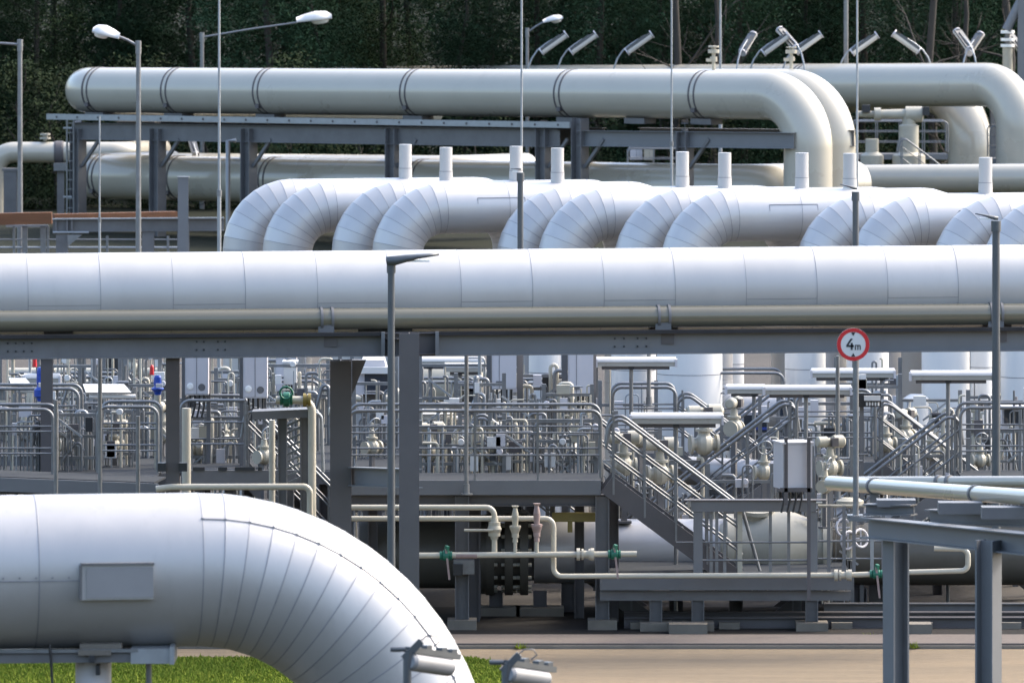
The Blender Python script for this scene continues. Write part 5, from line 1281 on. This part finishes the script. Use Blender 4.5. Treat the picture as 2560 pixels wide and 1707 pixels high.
def back_platform(label,u0,u1,v,Y,n):
    t=thing('access_platform',label,'platform',(PX((u0+u1)/2,Y),Y,0),'far grating platforms'); zd=ZV(v,Y)-1.0
    rail_run(t,(PX(u0,Y),Y,zd),(PX(u1,Y),Y,zd),1.0,(True,True),every=.8); rail_run(t,(PX(u0,Y),Y+1.2,zd),(PX(u1,Y),Y+1.2,zd),1.0,(True,True),every=.8)
    mb=MB(); mb.box(((PX(u0,Y)+PX(u1,Y))/2,Y+.6,zd-.08),(PX(u1,Y)-PX(u0,Y),1.2,.16)); obj('deck',mb,STEELB,t)
    for i in range(n):
        x=PX(u0+(u1-u0)*(i+.5)/n,Y); mb=MB(); mb.bar((x,Y+.3,0),(x,Y+.3,zd-.16),.14,.14); obj('leg',mb,STEELB,t)
back_platform('far platform railing behind the cream piston valve',2135,2370,304,242,3)
back_platform('far platform railing at the right edge behind the descending bend',2475,2640,316,243,2)
back_platform('far platform seen in the opening right of the taller rack column',1570,1700,372,243,2)
stair('far stairs going down right behind the twin cream bends',2250,238.5,1,1.85,.1,.9,37)
for u,w,lab,Y in ((2498,.55,'far blue-grey column right of the descending cream bend',246),(2515,.22,'far slim column beside the far blue-grey column',243.5)):
    x=PX(u,Y); tt=thing('steel_post',lab,'post',(x,Y,0)); mb=MB(); mb.ibeam((x,Y,0),(x,Y,ZV(255,Y)),w,w,up=(0,1,0)); obj('column',mb,STEELB,tt); mb=MB(); mb.box((x,Y,.03),(w+.3,w+.3,.06)); obj('base_plate',mb,STEELB,tt)
cabinet('far cream cabinet in the opening right of the taller rack column',1610,1636,368,400,245,0,.5,(),0,m=CREAM)
cabinet('far pale grey cabinet left of the far cream cabinet',1575,1606,370,400,245.5,0,.5,(),0,m=CAB)

# ------------------------------------------------------------------ FOREGROUND BEND
rF=.703; YF=73.0; sF=sc(YF)
yF=R_(8); dF=Vector((math.cos(yF),math.sin(yF),0))
axz=ZV(1423,YF)
c0=Vector((PX(490,YF),YF,axz)); Rf=560/sF
pL=c0-dF*6.0; corner=c0+dF*Rf; bot=Vector((corner.x,corner.y,-.2))
t=thing('insulated_pipe','huge white clad pipe in the foreground bending down','pipe',(corner.x,corner.y,0))
mb=MB(); clad(mb,[pL,corner,bot],rF,Rf,1.52,18,96,seam_r=.003,seam_w=.012,strip=None,strip_all=R_(-46))
nF=Vector((math.sin(yF),-math.cos(yF),0))
obj('cladding',mb,[CLAD,SEAM],t)
# lengthwise lap on the straight, left part
mb=MB(); q=(nF*math.cos(R_(-2))+Vector((0,0,math.sin(R_(-2))))); jx=P(213,1423,YF).x; base=c0+dF*((jx-c0.x)/dF.x)
mb.bar(base-dF*4+q*(rF+.002),base+q*(rF+.002),.012,.010,up=q)
for i in range(26): mb.box(base-dF*(.15*i+.05)+q*(rF+.004)+Vector((0,0,.03)),(.016,.012,.016))
obj('lengthwise_lap',mb,SEAM,t)
PLATE=mat('dull_cover_plate',(.25,.25,.255),.5,.2,.06,3,stain=.2,stain_col=(.16,.16,.16))
# cover box
mb=MB(); c=P(301,1434,YF)+nF*(rF-.02); c.x=PX(301,YF); w=178/sF; h=86/sF
c=Vector((PX(301,YF),YF-rF-.02,ZV(1434,YF)))
mb.box(c,(w,.24,h),rz=yF); bx=obj('cover_box',mb,CLAD,t)
mb=MB(); mb.box(c+nF*.122+Vector((.02,0,-.003)),(w*.93,.012,h*.88),rz=yF); obj('cover_plate',mb,PLATE,bx)
mb=MB(); mb.box(c+nF*.06+Vector((0,0,h/2+.008)),(w*1.02,.16,.02),rz=yF); mb.box(c+nF*.06-dF*(w/2+.008),(.02,.16,h),rz=yF); obj('cover_rim',mb,STEEL,bx)
# support under it
t=thing('pipe_support','grey beam and pale round column under the foreground bend','pipe support',(PX(232,YF),YF,0))
Ysb=YF-.35
mb=MB(); mb.bar(P(-200,1640,Ysb),P(345,1636,Ysb),.5,.085); obj('beam',mb,STEEL,t)
mb=MB(); mb.bar(P(-200,1629,Ysb-.27),P(345,1625,Ysb-.27),.03,.03); obj('top_edge',mb,GALV,t)
mb=MB(); mb.box(P(385,1632,Ysb),(.40,.56,.135)); mb.box(P(433,1630,Ysb),(.04,.6,.16)); obj('end_bracket',mb,GALVL,t)
mb=MB(); x=PX(232,Ysb); mb.tube([(x,Ysb+.1,0),(x,Ysb+.1,ZV(1650,Ysb))],.165,28); obj('column',mb,CAB,t)
mb=MB(); mb.box(P(255,1612,Ysb),(.38,.5,.07)); mb.box(P(240,1624,Ysb-.05),(.3,.5,.05)); obj('saddle',mb,CONC,t)
mb=MB(); mb.box(P(230,1643,Ysb-.28),(.05,.04,.09)); mb.box(P(246,1672,Ysb-.1),(.04,.2,.09)); obj('lug',mb,BLACK,t)
mb=MB(); x=PX(372,Ysb); mb.tube([(x,Ysb,0),(x,Ysb,ZV(1650,Ysb))],.027,10); obj('thin_post',mb,GALV,t)
mb=MB(); mb.tube([P(124,1610,Ysb-.3),P(128,1650,Ysb-.3),P(134,1800,Ysb-.28)],.012,6); obj('cable',mb,BLACK,t)

# ------------------------------------------------------------------ FOREGROUND TUBE FLOODLIGHTS
GREYD=mat('dull_grey_plastic',(.20,.205,.215),.35,0,.1,6)
def flood_proto():
    t=thing('tube_floodlight','x','floodlight')
    mb=MB(); mb.tube([(0,0,-7),(0,0,-.05),(.02,0,.05)],.035,12); obj('pole',mb,LAMPM,t)
    a=Vector((.02,0,.02)); b=Vector((.40,.62,-.10)); d=(b-a).normalized(); up=Vector((0,0,1)); up=(up-d*up.dot(d)).normalized()
    mb=MB(); mb.lathe(a-up*.06,d,[(0,.06),(.03,.078),(.62,.078),(.66,.055)],20); obj('diffuser',mb,GREYD,t)
    mb=MB(); mb.bar(a+up*.035,b+up*.035,.10,.05,up=up); obj('housing',mb,LAMPM,t)
    for f in (.35,.68,.9):
        mb=MB(); mb.box(a.lerp(b,f)+up*.06,(.07,.07,.07),rz=.9); obj('clamp',mb,LAMPM,t)
    mb=MB(); mb.tube([Vector((-.14,0,.06)),Vector((-.02,0,.06))],.022,8); mb.bar((-.03,0,-.02),(.12,0,.13),.05,.06); obj('bracket',mb,LAMPM,t)
    q=[Vector((.10,0,.12)),Vector((.16,0,.17)),Vector((.24,.02,.17)),Vector((.27,.02,.12)),Vector((.22,.03,.08))]; mb=MB(); mb.tube(q,.007,6); obj('cable',mb,STEEL,t)
    return t
FP=flood_proto(); Yn=66.0
FP.location=P(1018,1640,Yn); FP['label']='blurred tube floodlight in front of the foreground bend'; FP['group']='tube floodlights at the bottom edge'
dup(FP,P(1264,1672,Yn+2.5),0,'blurred tube floodlight in front of the grass and sand','tube floodlights at the bottom edge')

# ------------------------------------------------------------------ NEAR RIGHT SUPPORT
t=thing('pipe_support','blue-grey steel support with two columns near the right edge','pipe support',(PX(2350,90),90,0)); Yr=90.0
def hcol(u,Y,v,w,d,sg):
    x=PX(u,Y); mb=MB(); mb.ibeam((x,Y,0),(x,Y,ZV(v,Y)),w,d,.022,.014,up=(.85,sg*.53,0)); mb.box((x,Y,.02),(.5,.5,.04)); return obj('column',mb,STEELB,t)
hcol(2240,92.0,1332,.22,.22,1); hcol(2471,88.6,1350,.22,.22,-1)
a=P(2172,1318,92.3); b=P(2640,1366,87.2); mb=MB(); mb.ibeam(a,b,.24,.24); obj('main_beam',mb,STEELB,t)
a=P(2165,1272,92.4); b=P(2285,1274,92.1); mb=MB(); mb.ibeam(a,b,.18,.13); obj('stub_beam',mb,STEEL,t)
a=P(2330,1305,91.2); b=P(2640,1318,89.6); mb=MB(); mb.ibeam(a+Vector((0,.4,.04)),b+Vector((0,.4,.04)),.18,.16); obj('stub_beam',mb,STEEL,t)
for q,dm in ((P(2400,1268,90.6),(.5,.3,.13)),(P(2520,1280,89.2),(.6,.3,.13)),(P(2240,1256,92.3),(.45,.3,.08))): mb=MB(); mb.box(q,dm); obj('shoe',mb,STEEL,t)
for u,v,Y in ((2250,1290,92),(2352,1300,91)): 
    mb=MB(); mb.bar(P(u+20,v+38,Y-.1),P(u+20,v+10,Y-.1),.1,.03); obj('stiffener',mb,STEELD,t)
n1a=P(2078,1207,97.2); n1b=P(2680,1251,87.6)
t=thing('process_pipe','thicker cream pipe sloping toward the viewer on the near support','pipe',tuple(n1a)); mb=MB(); mb.tube([n1a,n1b],.092,28); obj('pipe_run',mb,TAN,t)
dn=(n1b-n1a).normalized()
for u in (2186,2440):
    k=(u-1280)/F; tt=(k*n1a.y-n1a.x)/(dn.x-k*dn.y); p=n1a+dn*tt; mb=MB(); mb.lathe(p-dn*.03,dn,[(0,.094),(0,.105),(.07,.105),(.07,.094)],24); mb.box(p-Vector((0,0,.14)),(.1,.1,.1)); obj('pipe_clamp',mb,STEEL,t)
n2a=P(2140,1204,99.5); n2b=P(2700,1203,97.0)
t=thing('process_pipe','thinner level cream pipe behind the sloping one on the support','pipe',tuple(n2a)); mb=MB(); mb.tube([n2a,n2b],.068,24); obj('pipe_run',mb,TAN,t)
dn=(n2b-n2a).normalized()
for u in (2347,2373):
    k=(u-1280)/F; tt=(k*n2a.y-n2a.x)/(dn.x-k*dn.y); p=n2a+dn*tt; mb=MB(); mb.lathe(p-dn*.02,dn,[(0,.07),(0,.085),(.045,.085),(.045,.07)],20); mb.box(p-Vector((0,0,.1)),(.04,.08,.14)); obj('pipe_clamp',mb,STEEL,t)

# ------------------------------------------------------------------ SIGN
Ysg=93.0; c=P(2133,861,Ysg); ss=sc(Ysg); rs=41/ss
t=thing('road_sign','round red-rimmed height limit sign reading 4m on a grey pole','road sign',(PX(2140,Ysg),Ysg,ZV(1250,Ysg)))
x=PX(2140,Ysg); mb=MB(); mb.tube([(x,Ysg+.05,ZV(1290,Ysg)),(x,Ysg+.05,ZV(830,Ysg))],.034,14); mb.box((x,Ysg+.05,ZV(1290,Ysg)),(.2,.2,.03)); obj('pole',mb,GALV,t)
mb=MB(); mb.bar(P(2132,1296,Ysg),P(2190,1296,Ysg-.6),.12,.06); obj('base_arm',mb,STEEL,t)
mb=MB(); mb.lathe(c+Vector((0,.0,0)),(0,1,0),[(0,rs),(.012,rs)],48); pl=obj('sign_plate',mb,WHITE,t)
mb=MB(); n=48; vs=[]
for rr in (rs*.995,rs*.76):
    for j in range(n): a=2*math.pi*j/n; vs.append(c+Vector((rr*math.cos(a),-.003,rr*math.sin(a))))
mb.add(vs,[(j,(j+1)%n,n+(j+1)%n,n+j) for j in range(n)]); obj('red_rim',mb,REDP,pl)
mb=MB(); k=rs
def tri(pts): 
    q=[c+Vector((a*k,-.005,b*k)) for a,b in pts]; mb.add(q,[tuple(range(len(q)))])
tri([(-.13,.74),(.13,.74),(0,.52)]); tri([(.13,-.74),(-.13,-.74),(0,-.52)])
# numeral 4
tri([(-.16,.36),(-.02,.36),(-.30,-.04),(-.42,-.04)]); tri([(-.42,-.15),(-.42,-.03),(.04,-.03),(.04,-.15)]); tri([(-.15,.10),(-.15,-.33),(-.03,-.33),(-.03,.10)])
# letter m
tri([(.10,-.33),(.10,-.02),(.165,-.02),(.165,-.33)]); tri([(.165,-.02),(.20,-.09),(.46,-.09),(.43,-.02)]); tri([(.255,-.33),(.255,-.08),(.315,-.08),(.315,-.33)]); tri([(.395,-.33),(.395,-.08),(.46,-.08),(.46,-.33)])
obj('black_lettering',mb,BLACK,pl)
mb=MB(); mb.box(c+Vector((0,.03,.08)),(.1,.05,.03)); mb.box(c+Vector((0,.03,-.08)),(.1,.05,.03)); obj('bracket',mb,GALV,t)

# ------------------------------------------------------------------ CAMERA, LIGHT, WORLD
cam=bpy.data.cameras.new('camera'); co=bpy.data.objects.new('camera',cam); COL.objects.link(co)
co.location=(0,0,HC); co.rotation_euler=(math.pi/2,0,0)
cam.sensor_width=36; cam.lens=F/2560*36; cam.shift_y=-(853.5-HZ)/2560; cam.clip_end=3000; cam.clip_start=1
cam.dof.use_dof=True; cam.dof.focus_distance=118; cam.dof.aperture_fstop=6.3
S.camera=co
sd=Vector((1.0,.52,1.12)).normalized()
sun=bpy.data.lights.new('sun','SUN'); sun.energy=1.1; sun.angle=R_(16); sun.color=(1,.91,.77)
so=bpy.data.objects.new('sun',sun); COL.objects.link(so); so.rotation_euler=sd.to_track_quat('Z','Y').to_euler(); so.location=(40,60,60)
w=bpy.data.worlds.new('World'); S.world=w; w.use_nodes=True; nt=w.node_tree
sky=nt.nodes.new('ShaderNodeTexSky'); sky.sky_type='NISHITA'; sky.sun_disc=False
sky.sun_elevation=math.asin(sd.z); sky.sun_rotation=math.atan2(sd.x,sd.y); sky.air_density=1.0; sky.dust_density=3.5; sky.ozone_density=.6
nt.links.new(sky.outputs[0],nt.nodes['Background'].inputs['Color']); nt.nodes['Background'].inputs['Strength'].default_value=.15
S.view_settings.view_transform='Standard'; S.view_settings.look='None'; S.view_settings.exposure=1.9; S.view_settings.gamma=1
S.cycles.use_denoising=True
S.cycles.max_bounces=6
